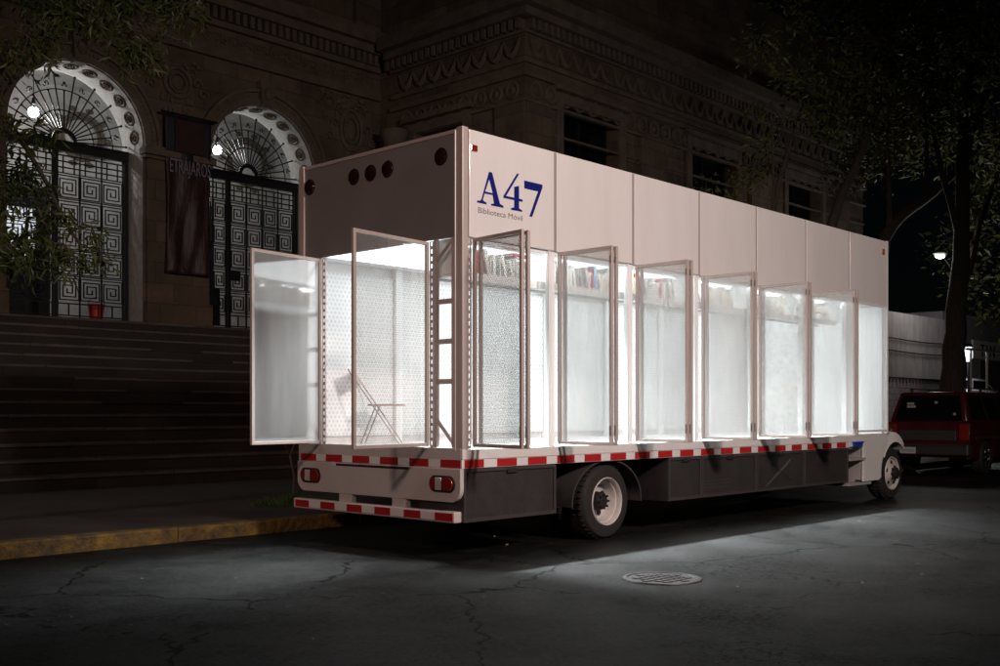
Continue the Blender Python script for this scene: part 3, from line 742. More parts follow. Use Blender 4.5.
road_fill(4.1, 1.5, 7.6, True, (4.1, -.75, 0), ROAD_FILL)
road_fill(.75, 1.3, 1.3, False, (-1.9, 1.4, 0), ROAD_FILL_REAR)
# rear truss windows and slotted strips
def truss(y0, y1):
    t = MB(); x0, x1 = -.006, .03
    def bar(p, q, r=.022): t.tube((.012, p[0], p[1]), (.012, q[0], q[1]), r, n=4)
    for yy in (y0+.018, y1-.018): t.box(x0, x1, yy-.02, yy+.02, ZF+.012, ZH-.002)
    for zz in (1.68, 2.06, 2.44): t.box(x0+.004, x1-.004, y0+.04, y1-.04, zz-.024, zz+.024)
    bar((y1-.03, 2.84), (y0+.03, 3.03)); bar((y1-.03, 1.31), (y0+.03, 1.09))
    return part(t, 'truss_frame', M_['alu'])
truss(.105, .385); truss(2.14, 2.42)
def slots(x0, x1, y0, y1):
    s = MB(); n = 28; ax = (x1-x0) > (y1-y0)
    H = ZH-ZF-.02
    if ax: s.box(x0, x0+.012, y0, y1, ZF+.012, ZH-.01); s.box(x1-.012, x1, y0, y1, ZF+.012, ZH-.01)
    else: s.box(x0, x1, y0, y0+.012, ZF+.012, ZH-.01); s.box(x0, x1, y1-.012, y1, ZF+.012, ZH-.01)
    for k in range(n+1):
        zz = ZF+.02+H*k/n
        if ax: s.box(x0+.0121, x1-.0121, y0+.001, y1-.001, zz-.016, min(zz+.014, ZH-.01))
        else: s.box(x0+.001, x1-.001, y0+.0121, y1-.0121, zz-.016, min(zz+.014, ZH-.01))
    part(s, 'slotted_strip', M_['alu'])
slots(.0, .012, .40, .45); slots(.0, .012, 2.07, 2.12); slots(.075, .125, .006, .018)

def leaf(L_, name, mtl, loc, rz, th=.032, fw=.034, h=ZH-ZF-.035, frame='alu', bolt=True):
    m = MB(); m.box(0, fw, -th/2, th/2, 0, h); m.box(L_-fw, L_, -th/2, th/2, 0, h)
    m.box(fw, L_-fw, -th/2+.002, th/2-.002, 0, fw); m.box(fw, L_-fw, -th/2+.002, th/2-.002, h-fw, h)
    o = m.build(name, M_[frame], tk, shift=False, bevel=.004)
    o.location = Vector(loc)-tk.location; o.rotation_euler = (0, 0, rz)
    p = MB().quad((fw,0,fw), (L_-fw,0,fw), (L_-fw,0,h-fw), (fw,0,h-fw)).build('pane', mtl, o, shift=False)
    if bolt:
        b = MB(); b.box(L_-.026, L_-.01, -th/2-.01, -th/2-.001, .1, .2); b.box(L_-.026, L_-.01, -th/2-.01, -th/2-.001, h-.17, h-.1)
        b.build('bolt', M_['bolt_grey'], o, shift=False, bevel=.003)
    return o
# rear doors
leaf(1.03, 'rear_door', M_['pane_fine'], (-.004, .468, ZO), math.atan2(-.12, -1.04))
leaf(.98, 'rear_door', M_['pane_clear'], (-.004, 2.145, ZO), math.atan2(-.14, -.98))
# six folded side doors
kinds = ['pane_fine', 'pane_clear', 'pane_haze', 'pane_haze', 'pane_coarse', 'pane_haze']
for i in range(6):
    x = i*BAY
    da = random.uniform(-.015, .015)
    leaf(.70, 'folding_door', M_[kinds[i]], (x+(.135 if i == 0 else .03), -.012, ZO), R(-91)+da - (.09 if i == 0 else .0))
    leaf(.68, 'folding_door', M_['pane_back' if i else 'pane_fine'], (x+(.135 if i == 0 else .03)+.062, -.03, ZO), R(-90)+da - (.09 if i == 0 else .0) + .01)
    # small fixed frame strip where the bay opens
    part(MB().box(x+BAY-.1, x+BAY-.075, .004, .03, ZF, ZH-.01), 'bay_frame', M_['inside_gloss'])
# closed glazed bay by the cab
leaf(1.325, 'folding_door', M_['pane_frost'], (8.062, .01, ZO+.02), 0, frame='inside_gloss', bolt=False)
# lettering
A_ = [(.19,3.375),(.19,3.39),(.235,3.397),(.252,3.415),(.355,3.69),(.395,3.69),(.505,3.405),(.555,3.39),(.555,3.373),(.385,3.373),(.385,3.388),(.425,3.395),(.405,3.475),(.293,3.475),(.268,3.41),(.285,3.398),(.318,3.39),(.318,3.373)]
def letter(pts, hole=None):
    m = MB()
    if hole: return None
    m.prism(pts, -.0045, -.0005, 'y'); return m
part(letter(A_), 'lettering', M_['blue_ink'])
# counter of the A, cut as painted white
part(MB().prism([(.299,3.492),(.4,3.492),(.352,3.615)], -.0062, -.0052, 'y'), 'lettering_counter', M_['truck_white'])
F4 = [(.757,3.74),(.78,3.735),(.592,3.493),(.712,3.493),(.712,3.6),(.78,3.62),(.78,3.493),(.832,3.493),(.832,3.47),(.78,3.47),(.78,3.398),(.826,3.385),(.826,3.37),(.665,3.37),(.665,3.385),(.712,3.398),(.712,3.47),(.556,3.47),(.56,3.492)]
part(letter(F4), 'lettering', M_['blue_ink'])
F7 = [(.86,3.685),(1.132,3.685),(1.132,3.655),(.975,3.34),(.937,3.34),(1.068,3.608),(.86,3.608)]
part(letter(F7), 'lettering', M_['blue_ink'])
text_mesh('lettering', 'Biblioteca Móvil', .078, M_['grey_ink'], tk, (.2, -.001, 3.28), (R(90), 0, 0), 1.0, .0006)
tl_ = [o for o in COL.objects if o.name.startswith('lettering') and o.parent == tk][-1]
wd = max(v.co.x for v in tl_.data.vertices); tl_.scale = (.635/wd, 1, 1)
# markers
for yy in (2.34, 1.59, 1.325, 1.06, .29):
    k = MB().lathe([(.001, -.03), (.05, -.028), (.074, -.02), (.078, -.006), (.086, -.006), (.086, 0)], (-.0005, yy, 3.82), 'x', 24)
    part(k, 'marker_light', M_['dark_lens'], smooth=True)
part(MB().box(.1, .19, -.014, -.001, 3.85, 3.91), 'side_marker', M_['red_lens'], bevel=.006)
part(MB().box(9.18, 9.25, -.014, -.001, 3.83, 3.92), 'side_marker', M_['amber_lens'], bevel=.006)
# reflective tape along side and rear
for x, ln in [(.02, .26)]+[(.465+.448*k, .28) for k in range(17)]:
    part(MB().box(x, x+ln, -.0075, -.0045, .866, .94), 'reflective_tape', M_['red_tape'])
tp = MB(); y = .012
for k in range(6):
    tp.box(-.0165, -.0125, y, y+.27, .866, .94, 0)
    if k < 5: tp.box(-.0162, -.0125, y+.273, y+.437, .868, .938, 1)
    y += .44
part(tp, 'reflective_tape', [M_['red_tape'], M_['white_tape']])
# rear apron with rounded corners
def rounded(y0, y1, z0, z1, r, low_only=False, n=8):
    pts = []
    for cy_, cz_, a0 in ((y1-r, z0+r, -PI/2), (y1-r, z1-r, 0), (y0+r, z1-r, PI/2), (y0+r, z0+r, PI)):
        if low_only and cz_ > (z0+z1)/2:
            pts.append((y1 if cy_ > (y0+y1)/2 else y0, z1)); continue
        for k in range(n+1):
            a = a0+PI/2*k/n; pts.append((cy_+r*math.cos(a), cz_+r*math.sin(a)))
    return pts
part(MB().prism(rounded(.0, WID, .54, .858, .13, True), -.03, .02, 'x'), 'rear_apron', M_['rear_white'], bevel=.005)
part(MB().box(-.034, -.0305, .72, 1.85, .828, .852), 'licence_slot', M_['chassis'])
for yc in (.24, 2.285):
    tb = part(MB().prism(rounded(yc-.175, yc+.175, .63, .79, .078), -.042, -.031, 'x'), 'tail_light', M_['chassis'], bevel=.004)
    part(MB().prism(rounded(yc-.155, yc-.01, .645, .775, .062), -.056, -.0425, 'x'), 'red_lens', M_['red_lens'], tb, bevel=.006)
    part(MB().box(-.054, -.0425, yc+.0, yc+.085, .65, .77), 'reverse_lens', M_['clear_lens'], tb, bevel=.006)
    part(MB().prism(rounded(yc+.09, yc+.158, .66, .76, .03), -.052, -.0425, 'x'), 'red_lens', M_['red_lens'], tb, bevel=.005)
for y0 in (.78, 1.62): part(MB().box(-.02, .06, y0, y0+.2, .44, .6), 'bumper_bracket', M_['rear_white'], bevel=.01)
bu = part(MB().box(-.07, .03, .04, WID+.02, .35, .455), 'rear_bumper', M_['rear_white'], bevel=.012)
tp = MB(); y = .06
for k in range(6):
    tp.box(-.075, -.0708, y, y+.24, .368, .44, 0)
    if k < 5: tp.box(-.0745, -.0708, y+.24, y+.44, .37, .438, 1)
    y += .44
part(tp, 'bumper_tape', [M_['red_tape'], M_['white_tape']], bu)
# chassis
part(MB().box(.1, 9.9, .75, .85, .55, .86).box(.1, 9.9, 1.68, 1.78, .55, .86), 'chassis_rail', M_['chassis'])
part(MB().box(.08, 8.3, .05, 2.48, .861, ZF-.045), 'underfloor', M_['chassis'])
part(MB().tube((2.28, .3, .42), (2.28, 2.25, .42), .08, n=12), 'axle', M_['chassis'])
part(MB().tube((9.66, .3, .42), (9.66, 2.25, .42), .06, n=12), 'axle', M_['chassis'])
# storage boxes in the skirt
def locker(x0, x1, z0=.35, z1=.857):
    b = part(MB().box(x0, x1, .02, .62, z0, z1), 'storage_locker', M_['skirt'])
    t = MB(); f = .035
    t.box(x0+.002, x0+f, .004, .0185, z0, z1-.002); t.box(x1-f, x1-.002, .004, .0185, z0, z1-.002); t.box(x0+f, x1-f, .0045, .0185, z0, z0+f); t.box(x0+f, x1-f, .0045, .0185, z1-f, z1-.002)
    part(t, 'locker_frame', M_['skirt_trim'], b, bevel=.003)
    c = (x0+x1)/2
    part(MB().box(c-.07, c+.07, -.004, .004, z1-.06, z1-.015), 'latch', M_['chassis'], b, bevel=.004)
    return b
locker(.025, 1.36)
lk = [locker(a, b) for a, b in ((3.38, 4.08), (4.085, 5.38), (5.385, 6.68), (6.685, 8.03))]
for p, q in (((5.62, .4), (6.3, .74)), ((5.75, .72), (6.35, .46)), ((5.7, .43), (6.2, .68))):
    part(MB().tube((p[0], .0185, p[1]), (q[0], .0185, q[1]), .012, n=4), 'scuffed_tape', M_['skirt_trim'], lk[2])
for dz in (.46, .5, .54): part(MB().box(4.15, 4.75, .0165, .0195, dz, dz+.012), 'scuff_mark', M_['skirt_trim'], lk[1])
# wheels
def wheel(x, y, deep, name='wheel', side=1):
    z = .412; s = side
    ty = MB().lathe([(.268, .27), (.3, .275), (.38, .262), (.405, .235), (.412, .2), (.412, .07), (.405, .035), (.38, .006), (.3, -.006), (.268, 0), (.26, .05), (.262, .24), (.268, .27)], (x, y, z), 'y', 48)
    for k in range(40):
        a = 2*PI*k/40
        for yy in (.06, .15):
            c = Vector((x+.412*math.cos(a), y+yy, z+.412*math.sin(a)))
            ty.ball(c, .016, 4, sc=(1, 2.2, 1))
    wo = part(ty, name, M_['black_rubber'], smooth=True)
    if deep:
        rm = MB().lathe([(.266, .0), (.258, -.012), (.248, -.004), (.242, .02), (.236, .05), (.226, .055), (.214, .09), (.205, .155), (.19, .17), (.1, .175)], (x, y, z), 'y', 40)
        part(rm, 'rim', M_['rim'], wo, smooth=True)
        hb = MB().lathe([(.105, .173), (.1, .09), (.085, .06), (.06, .05), (.001, .05)], (x, y, z), 'y', 20)
        for k in range(8):
            a = 2*PI*k/8; c = (x+.075*math.cos(a), z+.075*math.sin(a)); hb.tube((c[0], y+.03, c[1]), (c[0], y+.07, c[1]), .014, n=6)
        part(hb, 'hub', M_['chassis'], wo, smooth=True)
        hl_ = MB()
        for k in range(4):
            a = 2*PI*k/4+.5; hl_.lathe([(.001, 0), (.034, 0), (.034, .004)], (x+.152*math.cos(a), y+.166, z+.152*math.sin(a)), 'y', 14)
        part(hl_, 'rim_hole', M_['chassis'], wo)
    else:
        rm = MB().lathe([(.266, .0), (.258, -.012), (.248, -.004), (.24, .03), (.215, .045), (.2, .03), (.13, .0), (.12, -.03), (.001, -.03)], (x, y, z), 'y', 40)
        part(rm, 'rim', M_['rim'], wo, smooth=True)
        hb = MB().lathe([(.085, -.031), (.08, -.09), (.06, -.1), (.001, -.1)], (x, y, z), 'y', 18)
        part(hb, 'hub', M_['chassis'], wo, smooth=True)
        nb = MB()
        for k in range(8):
            a = 2*PI*k/8; c = (x+.105*math.cos(a), z+.105*math.sin(a)); nb.tube((c[0], y-.065, c[1]), (c[0], y-.028, c[1]), .018, n=6)
        part(nb, 'wheel_nut', M_['chassis'], wo)
        hl_ = MB()
        for k in range(5):
            a = 2*PI*k/5+.3; hl_.lathe([(.001, 0), (.032, 0), (.032, .004)], (x+.172*math.cos(a), y+.008, z+.172*math.sin(a)), 'y', 14)
        part(hl_, 'rim_hole', M_['chassis'], wo)
    return wo
wheel(2.28, .06, True); wheel(2.28, .36, False)
wheel(9.66, .05, False)
for (x, y) in ((2.28, 2.2), (2.28, 1.9), (9.66, 2.2)):
    wo = part(MB().lathe([(.001, .27), (.26, .27), (.38, .262), (.412, .2), (.412, .07), (.38, .006), (.26, 0), (.001, 0)], (x, y, .412), 'y', 32), 'wheel', M_['black_rubber'], smooth=True)
# rear mudguard
mg = MB(); n = 24; vs_ = []
for k in range(n+1):
    a = R(-4)+(PI+R(8))*k/n
    xo, zo = 2.26+.62*math.cos(a), .42+.455*math.sin(a)
    xi, zi = 2.26+.60*math.cos(a), .42+.437*math.sin(a)
    vs_ += [(xo, .03, zo), (xo, .58, zo), (xi, .58, zi), (xi, .03, zi)]
fs_ = []
for k in range(n):
    b = 4*k
    for j in range(4): fs_.append((b+j, b+(j+1) % 4, b+4+(j+1) % 4, b+4+j))
mg.add(vs_, fs_+[(0,3,2,1), (4*n, 4*n+1, 4*n+2, 4*n+3)])
part(mg, 'mudguard', M_['skirt_trim'], smooth=True)
# entry steps by the cab
stp = MB(); stp.box(8.04, 8.5, .12, .5, .33, .36); stp.box(8.04, 8.06, .03, .5, .36, .86); stp.box(8.48, 8.5, .03, .5, .36, .86)
stp.box(8.06, 8.48, .46, .48, .36, .86); stp.box(8.04, 8.55, -.02, .4, .66, .7); stp.box(8.04, 8.5, .03, .46, .835, .86); stp.box(8.0, 8.75, -.02, .4, .29, .325)
part(stp, 'entry_step', M_['step_alu'], bevel=.004)
part(MB().tube((8.2, .2, .36), (8.2, .2, .66), .06, n=10), 'step_cylinder', M_['chassis'])
# cab side below the glass, with the wheel arch
pts = [(8.51, .34), (9.02, .30)]
for k in range(13):
    a = PI*1.03-(PI*.62)*k/12; pts.append((9.66+.52*math.cos(a), .42+.52*math.sin(a)))
pts = [(8.52, .335), (9.05, .335)] + [p for p in pts[2:] if p[0] < 9.40] + [(9.40, 1.055), (8.05, 1.055), (8.05, .868), (8.52, .868)]
part(MB().prism(pts, -.004, .03, 'y'), 'cab_side', M_['truck_white'], bevel=.006)
# front wing and bonnet
wg = MB(); vs_ = []; n = 20
for k in range(n+1):
    a = R(150)-R(104)*k/n
    r0, r1 = .47, .58-.03*k/n
    vs_ += [(9.68+r0*math.cos(a), .0, .44+r0*math.sin(a)), (9.68+r1*math.cos(a), .03, .44+(r1+.06)*math.sin(a)), (9.68+r1*math.cos(a)*.98, .5, .44+(r1+.14)*math.sin(a)), (9.68+r0*math.cos(a), .5, .44+r0*math.sin(a))]
fs_ = []
for k in range(n):
    b = 4*k
    for j in range(4): fs_.append((b+j, b+(j+1) % 4, b+4+(j+1) % 4, b+4+j))
wg.add(vs_, fs_+[(0,3,2,1), (4*n, 4*n+1, 4*n+2, 4*n+3)])
part(wg, 'front_wing', M_['truck_white'], smooth=True)
hd = MB(); hd.prism([(9.40, .9), (10.35, .8), (10.42, 1.0), (10.3, 1.16), (9.9, 1.27), (9.40, 1.34)], .42, 2.1, 'y')
part(hd, 'bonnet', M_['truck_white'], bevel=.06)
part(MB().box(10.25, 10.4, .3, .44, .82, .98), 'headlight', M_['clear_lens'], bevel=.02)
part(MB().box(10.16, 10.34, .2, 2.3, .55, .74), 'front_bumper', M_['chrome'], bevel=.02)
part(MB().box(9.39, 9.6, 2.1, 2.5, .8, 1.3), 'front_wing', M_['truck_white'], bevel=.05)
part(MB().ball((9.45, -.03, 1.13), .035, 8), 'grab_bracket', M_['chrome'], smooth=True)

# small blue tray on the truck's entry step
tr_ = MB(); tr_.hexa([(8.16,-.03,.862), (8.42,-.03,.862), (8.42,.2,.862), (8.16,.2,.862), (8.14,-.04,.93), (8.44,-.04,.93), (8.44,.21,.93), (8.14,.21,.93)])
tr_.box(8.12, 8.46, -.05, .225, .931, .945)
tag(tr_.build('storage_tub', M_['blue'], bevel=.006), 'small blue plastic tub on the truck entry step below the last glazed bay', 'tub')

# ------------------------------------------------------------------ folding chair in the truck
ch = thing('folding_chair', 'folding chair with thin tubular legs standing open inside the lit truck', 'chair', (.765, 2.06, ZF))
ux, uy = .684, -.729          # direction the seat faces
def cpt(a, z, s): return (.765+ux*a-uy*s*1.0, 2.06+uy*a+ux*s, ZF+z)
for nm, segs in (('front_leg', [((-.34, .82), (.22, .0))]), ('rear_leg', [((-.03, .43), (-.2, .0))])):
    for s in (-.2, .2):
        k = MB()
        for (a, b) in segs: k.tube(cpt(a[0], a[1], s), cpt(b[0], b[1], s), .008, n=8)
        k.build(nm, M_['chair'], ch, smooth=True)
k = MB(); k.hexa([cpt(-.13,.415,-.18), cpt(.26,.415,-.18), cpt(.26,.415,.18), cpt(-.13,.415,.18), cpt(-.13,.438,-.18), cpt(.26,.438,-.18), cpt(.26,.438,.18), cpt(-.13,.438,.18)])
k.build('seat', M_['chair_seat'], ch, bevel=.006)
k = MB(); k.hexa([cpt(-.25,.66,-.2), cpt(-.235,.66,-.2), cpt(-.235,.66,.2), cpt(-.25,.66,.2), cpt(-.345,.81,-.2), cpt(-.33,.81,-.2), cpt(-.33,.81,.2), cpt(-.345,.81,.2)])
k.build('backrest', M_['chair_seat'], ch, bevel=.004)
k = MB(); k.tube(cpt(.16, .09, -.2), cpt(.16, .09, .2), .009, n=6); k.tube(cpt(-.16, .1, -.2), cpt(-.16, .1, .2), .009, n=6); k.build('stretcher', M_['chair'], ch)

# ------------------------------------------------------------------ books
GB = "books on the mobile library's high shelves"
cols = {'white': (.78,.78,.76), 'cream': (.7,.66,.55), 'pale grey': (.5,.5,.5), 'red': (.5,.03,.04), 'dark blue': (.03,.06,.22), 'light blue': (.2,.42,.6), 'black': (.03,.03,.03), 'green': (.05,.2,.1), 'orange': (.6,.25,.06)}
bmesh_ = {}
def book_mesh(col, w_, h_, d_):
    key_ = (col, round(w_, 3), round(h_, 3))
    if key_ in bmesh_: return bmesh_[key_]
    if 'cover_'+col not in M_: M_['cover_'+col] = mat('book_cover_'+col.replace(' ', '_'), cols[col], .45)
    m = MB()          # spine at y=0 facing -y, boards and page block
    m.box(0, w_, 0, .004, 0, h_, 0); m.box(0, .003, .004, d_, 0, h_, 0); m.box(w_-.003, w_, .004, d_, 0, h_, 0)
    m.box(.0031, w_-.0031, .0041, d_-.006, .004, h_-.005, 1)
    m.box(w_*.15, w_*.85, -.0008, -.0002, h_*.72, h_*.8, 1 if col not in ('white', 'cream') else 0)
    o = m.build('book', [M_['cover_'+col], M_['paper']], None)
    me = o.data; bpy.data.objects.remove(o); bmesh_[key_] = me; return me
ORD = ['first', 'second', 'third', 'fourth', 'fifth', 'sixth']
rb = random.Random(11)
def put_book(col, w_, h_, loc, rot=(0,0,0), label=None, d_=.19):
    o = bpy.data.objects.new('book', book_mesh(col, w_, h_, d_)); COL.objects.link(o); o.location = loc; o.rotation_euler = rot
    return tag(o, label, 'book', GB)
sizes = [(.018, .21), (.026, .235), (.034, .255), (.045, .28), (.014, .225), (.03, .205)]
nb_ = 0
for i in range(6):
    x = i*BAY+.13; end = (i+1)*BAY-.12
    while x < end-.05:
        r_ = rb.random()
        if r_ < .1: x += rb.uniform(.03, .09); continue
        col = rb.choices(list(cols), [36, 16, 22, 3, 4, 6, 4, 3, 2] if i < 3 else [60, 18, 22, 0, 0, 1, 0, 0, 0])[0]
        w_, h_ = rb.choice(sizes); lean = rb.random() < .14
        lab = (f'{col} spined book on the near high shelf in the {ORD[i]} bay from the rear')
        put_book(col, w_, h_, (x+(.05 if lean else 0), .225+rb.uniform(0, .03), 2.716+(.0 if not lean else .002)), (0, R(-14) if lean else 0, 0), lab)
        x += w_+.002+(.055 if lean else 0); nb_ += 1
# the red book laid flat on the row
put_book('red', .03, .26, (.95, .225, 3.0), (0, R(90), 0), 'red book lying flat on the row in the first open bay from the truck rear')

# ------------------------------------------------------------------ manhole cover
mh = thing('manhole_cover', 'round cast iron manhole cover in the road beside the truck', 'manhole cover', (.375, -1.98, 0))
MB().lathe([(.33, .004), (.325, .012), (.295, .014), (.29, .006), (.285, .006)], (.375, -1.98, 0), 'z', 40).build('cover_ring', M_['manhole'], mh, smooth=True)
pl = MB().lathe([(.285, .006), (.001, .006)], (.375, -1.98, 0), 'z', 40)
for i in range(-3, 4):
    for j in range(-3, 4):
        if math.hypot(i, j) < 3.1: pl.box(.375+i*.075-.028, .375+i*.075+.028, -1.98+j*.075-.028, -1.98+j*.075+.028, .006, .013)
pl.build('cover_plate', M_['manhole'], mh)

# ------------------------------------------------------------------ trees
def leaves(mb, centers, n, size, spread, rnd, droop=0.0, narrow=.32):
    for c, w_ in centers:
        for _ in range(int(n*w_)):
            r_ = spread*w_*rnd.random()**.5
            d = Vector((rnd.gauss(0,1), rnd.gauss(0,1), rnd.gauss(0,.8))).normalized()
            p = Vector(c)+d*r_
            ax = Vector((rnd.gauss(0,1), rnd.gauss(0,1), rnd.gauss(0,.7)-droop)).normalized()
            sd_ = ax.orthogonal().normalized(); sd_.rotate(Matrix.Rotation(rnd.random()*6.28, 3, ax))
            L_ = size*rnd.uniform(.4, 1.45); W_ = L_*narrow
            nrm = ax.cross(sd_)*L_*.1
            mb.add([p, p+ax*L_*.5+sd_*W_*.5+nrm, p+ax*L_, p+ax*L_*.5-sd_*W_*.5+nrm], [(0,1,2,3)])
def tree(name, label, trunk, rad, limbs, centers, n, size, spread, lm, seed, droop=.3, narrow=.32, group='trees along the pavement'):
    t = thing(name, label, 'tree', trunk[0], group); rnd = random.Random(seed)
    m = MB()
    def smooth(pts, k=4):
        pts = [Vector(p) for p in pts]; out = []
        for i in range(len(pts)-1):
            p0, p1, p2, p3 = pts[max(i-1,0)], pts[i], pts[i+1], pts[min(i+2, len(pts)-1)]
            for q in range(k):
                u = q/k; out.append(.5*((2*p1)+(p2-p0)*u+(2*p0-5*p1+4*p2-p3)*u*u+(3*p1-p0-3*p2+p3)*u**3))
        out.append(pts[-1])
        return [p+Vector((rnd.uniform(-1,1), rnd.uniform(-1,1), 0))*rad*.12 for p in out]
    tp_ = smooth(trunk); k = len(tp_)
    m.path(tp_, [rad*(1.35 if i == 0 else 1-.75*i/k) for i in range(k)], 12)
    m.build('trunk', M_['bark'], t, smooth=True)
    for l_, r_ in limbs:
        lp = smooth(l_); MB().path(lp, [max(r_*(1-.85*i/len(lp)), .006) for i in range(len(lp))], 7).build('limb', M_['bark'], t, smooth=True)
    tw = MB()
    for c, w_ in centers:          # twigs
        for _ in range(3):
            d = Vector((rnd.gauss(0,1), rnd.gauss(0,1), rnd.gauss(-droop,.7))).normalized()*spread*w_
            tw.path([Vector(c)-d*.6, Vector(c)+Vector((0,0,.08)), Vector(c)+d], [.012, .009, .004], 5)
    cr = MB(); leaves(cr, centers, n, size, spread, rnd, droop, narrow)
    co = cr.build('crown', lm, t); tw.build('twigs', M_['bark'], co)
    return t
rn = random.Random(3)
# near tree whose branches hang into the top left
cen = []
for _ in range(38): cen.append(((rn.uniform(-2.9, .1), rn.uniform(4.3, 5.8), rn.uniform(6.05, 7.1)), rn.uniform(.7, 1.2)))
for _ in range(10): cen.append(((rn.uniform(-2.4, -.4), rn.uniform(4.4, 5.5), rn.uniform(5.5, 6.0)), rn.uniform(.5, .8)))
for _ in range(26):
    z_ = rn.uniform(2.9, 5.6); cen.append(((rn.uniform(-2.7, -1.75)+max(0, (3.9-z_))*.35, rn.uniform(4.4, 5.6), z_), rn.uniform(.5, .95)))
for c in ((-1.5, 5, 3.25), (-1.3, 5.1, 3.1), (-1.2, 4.9, 3.45), (-1.05, 5.0, 3.2), (-1.55, 5, 3.6)): cen.append((c, .5))
cen = [q for q in cen if not (abs(q[0][0]-(-1.82)) < .42 and abs(q[0][2]-4.77) < .42)]
for _ in range(30): cen.append(((rn.uniform(-7, -2.8), rn.uniform(3.4, 7), rn.uniform(4, 7.6)), rn.uniform(.8, 1.4)))
tree('leafy_tree', 'narrow-leaved tree whose hanging branches fill the top left before the left arch',
     [(-4.6, 5.1, .1), (-4.5, 5.05, 1.6), (-4.35, 5.0, 3.4), (-4.3, 5.0, 6.8)], .2,
     [([(-4.4, 5, 3.2), (-3.4, 5, 4.3), (-2.2, 5, 4.6), (-1.3, 5, 3.3)], .07), ([(-4.35, 5, 4.2), (-3.2, 5.1, 6), (-1.6, 5.1, 6.6), (-.2, 5, 6.3)], .08),
      ([(-3.0, 5, 4.5), (-2.4, 4.8, 5.3), (-1.9, 4.8, 5.2)], .03), ([(-2.6, 5.1, 6.3), (-1.4, 4.8, 6.1), (.0, 4.7, 5.9)], .025), ([(-4.3, 5, 5), (-5.6, 5.2, 6.2), (-6.6, 5.2, 6.9)], .07)],
     cen, 115, .13, .42, M_['leaf_near'], 21, droop=.7, narrow=.26)
# leaning trees behind the truck
cA = [((rn.uniform(17.5, 24.5), rn.uniform(4, 6.5), rn.uniform(8.6, 13)), rn.uniform(.6, 1.3)) for _ in range(46)]
tree('leaning_tree', 'slim pale tree leaning right above the front half of the truck', [(14.6, 5, .1), (16.4, 5, 3.6), (17.85, 5, 6.2), (19.6, 5, 8.4), (21.7, 5, 10.9)], .19,
     [([(19.4, 5, 8.2), (19.7, 5.2, 9.4), (19.9, 5.3, 11)], .06), ([(20.3, 5, 9.3), (21.8, 4.8, 9.6), (23.6, 4.7, 9.3)], .05), ([(20.5, 5, 9.6), (20.0, 4.6, 10.8), (18.6, 4.6, 11.8)], .05), ([(21.2, 5, 10.3), (22.8, 5, 11.6), (24, 5, 12.2)], .05)],
     cA, 110, .2, .8, M_['leaf_far'], 5, narrow=.4)
cB = [((rn.uniform(14.8, 19), rn.uniform(4.6, 7), rn.uniform(8.2, 12.6)), rn.uniform(.5, 1.1)) for _ in range(30)] + [((rn.uniform(14.4, 17), rn.uniform(5.2, 6.6), rn.uniform(6.2, 7.6)), rn.uniform(.5, .8)) for _ in range(7)]
tree('slim_tree', 'thin forked tree with sparse leaves in front of the dark corner block windows', [(15.2, 5.6, .1), (15.5, 5.6, 3), (15.9, 5.6, 6.1), (16.7, 5.6, 7.8), (17.7, 5.6, 9.4)], .1,
     [([(15.9, 5.6, 6.2), (15.9, 5.6, 7.4), (16.0, 5.7, 9)], .045), ([(16.6, 5.6, 7.6), (15.8, 5.4, 8.3), (15.0, 5.4, 8.5)], .03), ([(17, 5.6, 8.3), (17.6, 5.5, 8.6), (18.2, 5.4, 8.1)], .025), ([(16.4, 5.6, 7.2), (17.0, 5.6, 7.5), (17.3, 5.6, 7.1)], .02)],
     cB, 80, .17, .7, M_['leaf_far'], 6, narrow=.4)
cC = [((rn.uniform(24, 36), rn.uniform(4, 8), rn.uniform(6.5, 15)), rn.uniform(.8, 1.6)) for _ in range(62)] + [((rn.uniform(27, 33), rn.uniform(5, 7), rn.uniform(4.6, 6.5)), rn.uniform(.5, 1.0)) for _ in range(10)]
cC = [q for q in cC if (Vector(q[0])-Vector((27.1, 6, 6.3))).length > 3.6]
tree('old_tree', 'thick dark tree trunk standing behind the red car', [(25.6, 5, .1), (25.5, 5, 2.2), (25.8, 5, 4.4), (26.2, 5, 7.8), (26.8, 5, 12)], .44,
     [([(25.8, 5, 4.5), (27.2, 5, 6.4), (28.4, 5, 8.2), (30.5, 5, 10)], .16), ([(26.1, 5, 6.5), (25.2, 5.3, 9), (24.6, 5.4, 11)], .12), ([(26.4, 5, 9), (28, 5, 11), (30, 5, 13)], .11), ([(26, 5, 6), (29, 5.6, 7.2), (32, 5.8, 7.4)], .1)],
     cC, 120, .26, 1.0, M_['leaf_far'], 7, narrow=.42)
cD = [((rn.uniform(22.5, 29), rn.uniform(5.5, 8), rn.uniform(8.5, 14)), rn.uniform(.7, 1.3)) for _ in range(30)]
cD = [q for q in cD if (Vector(q[0])-Vector((27.1, 6, 6.3))).length > 3.6]
tree('bent_tree', 'bent tree bough curving from behind the truck front up to the right', [(20.6, 5.6, .1), (20.8, 5.6, 2.5), (21.4, 5.6, 4.9), (22.6, 5.6, 6.6), (25.4, 5.6, 7.9), (29.4, 5.6, 10)], .3,
     [([(25, 5.6, 7.8), (25.6, 5.8, 9.2), (25.6, 6, 11.5)], .1), ([(22.4, 5.6, 6.4), (22.8, 5.8, 9), (23.4, 6, 12)], .1)],
     cD, 110, .22, .9, M_['leaf_far'], 8, narrow=.4)
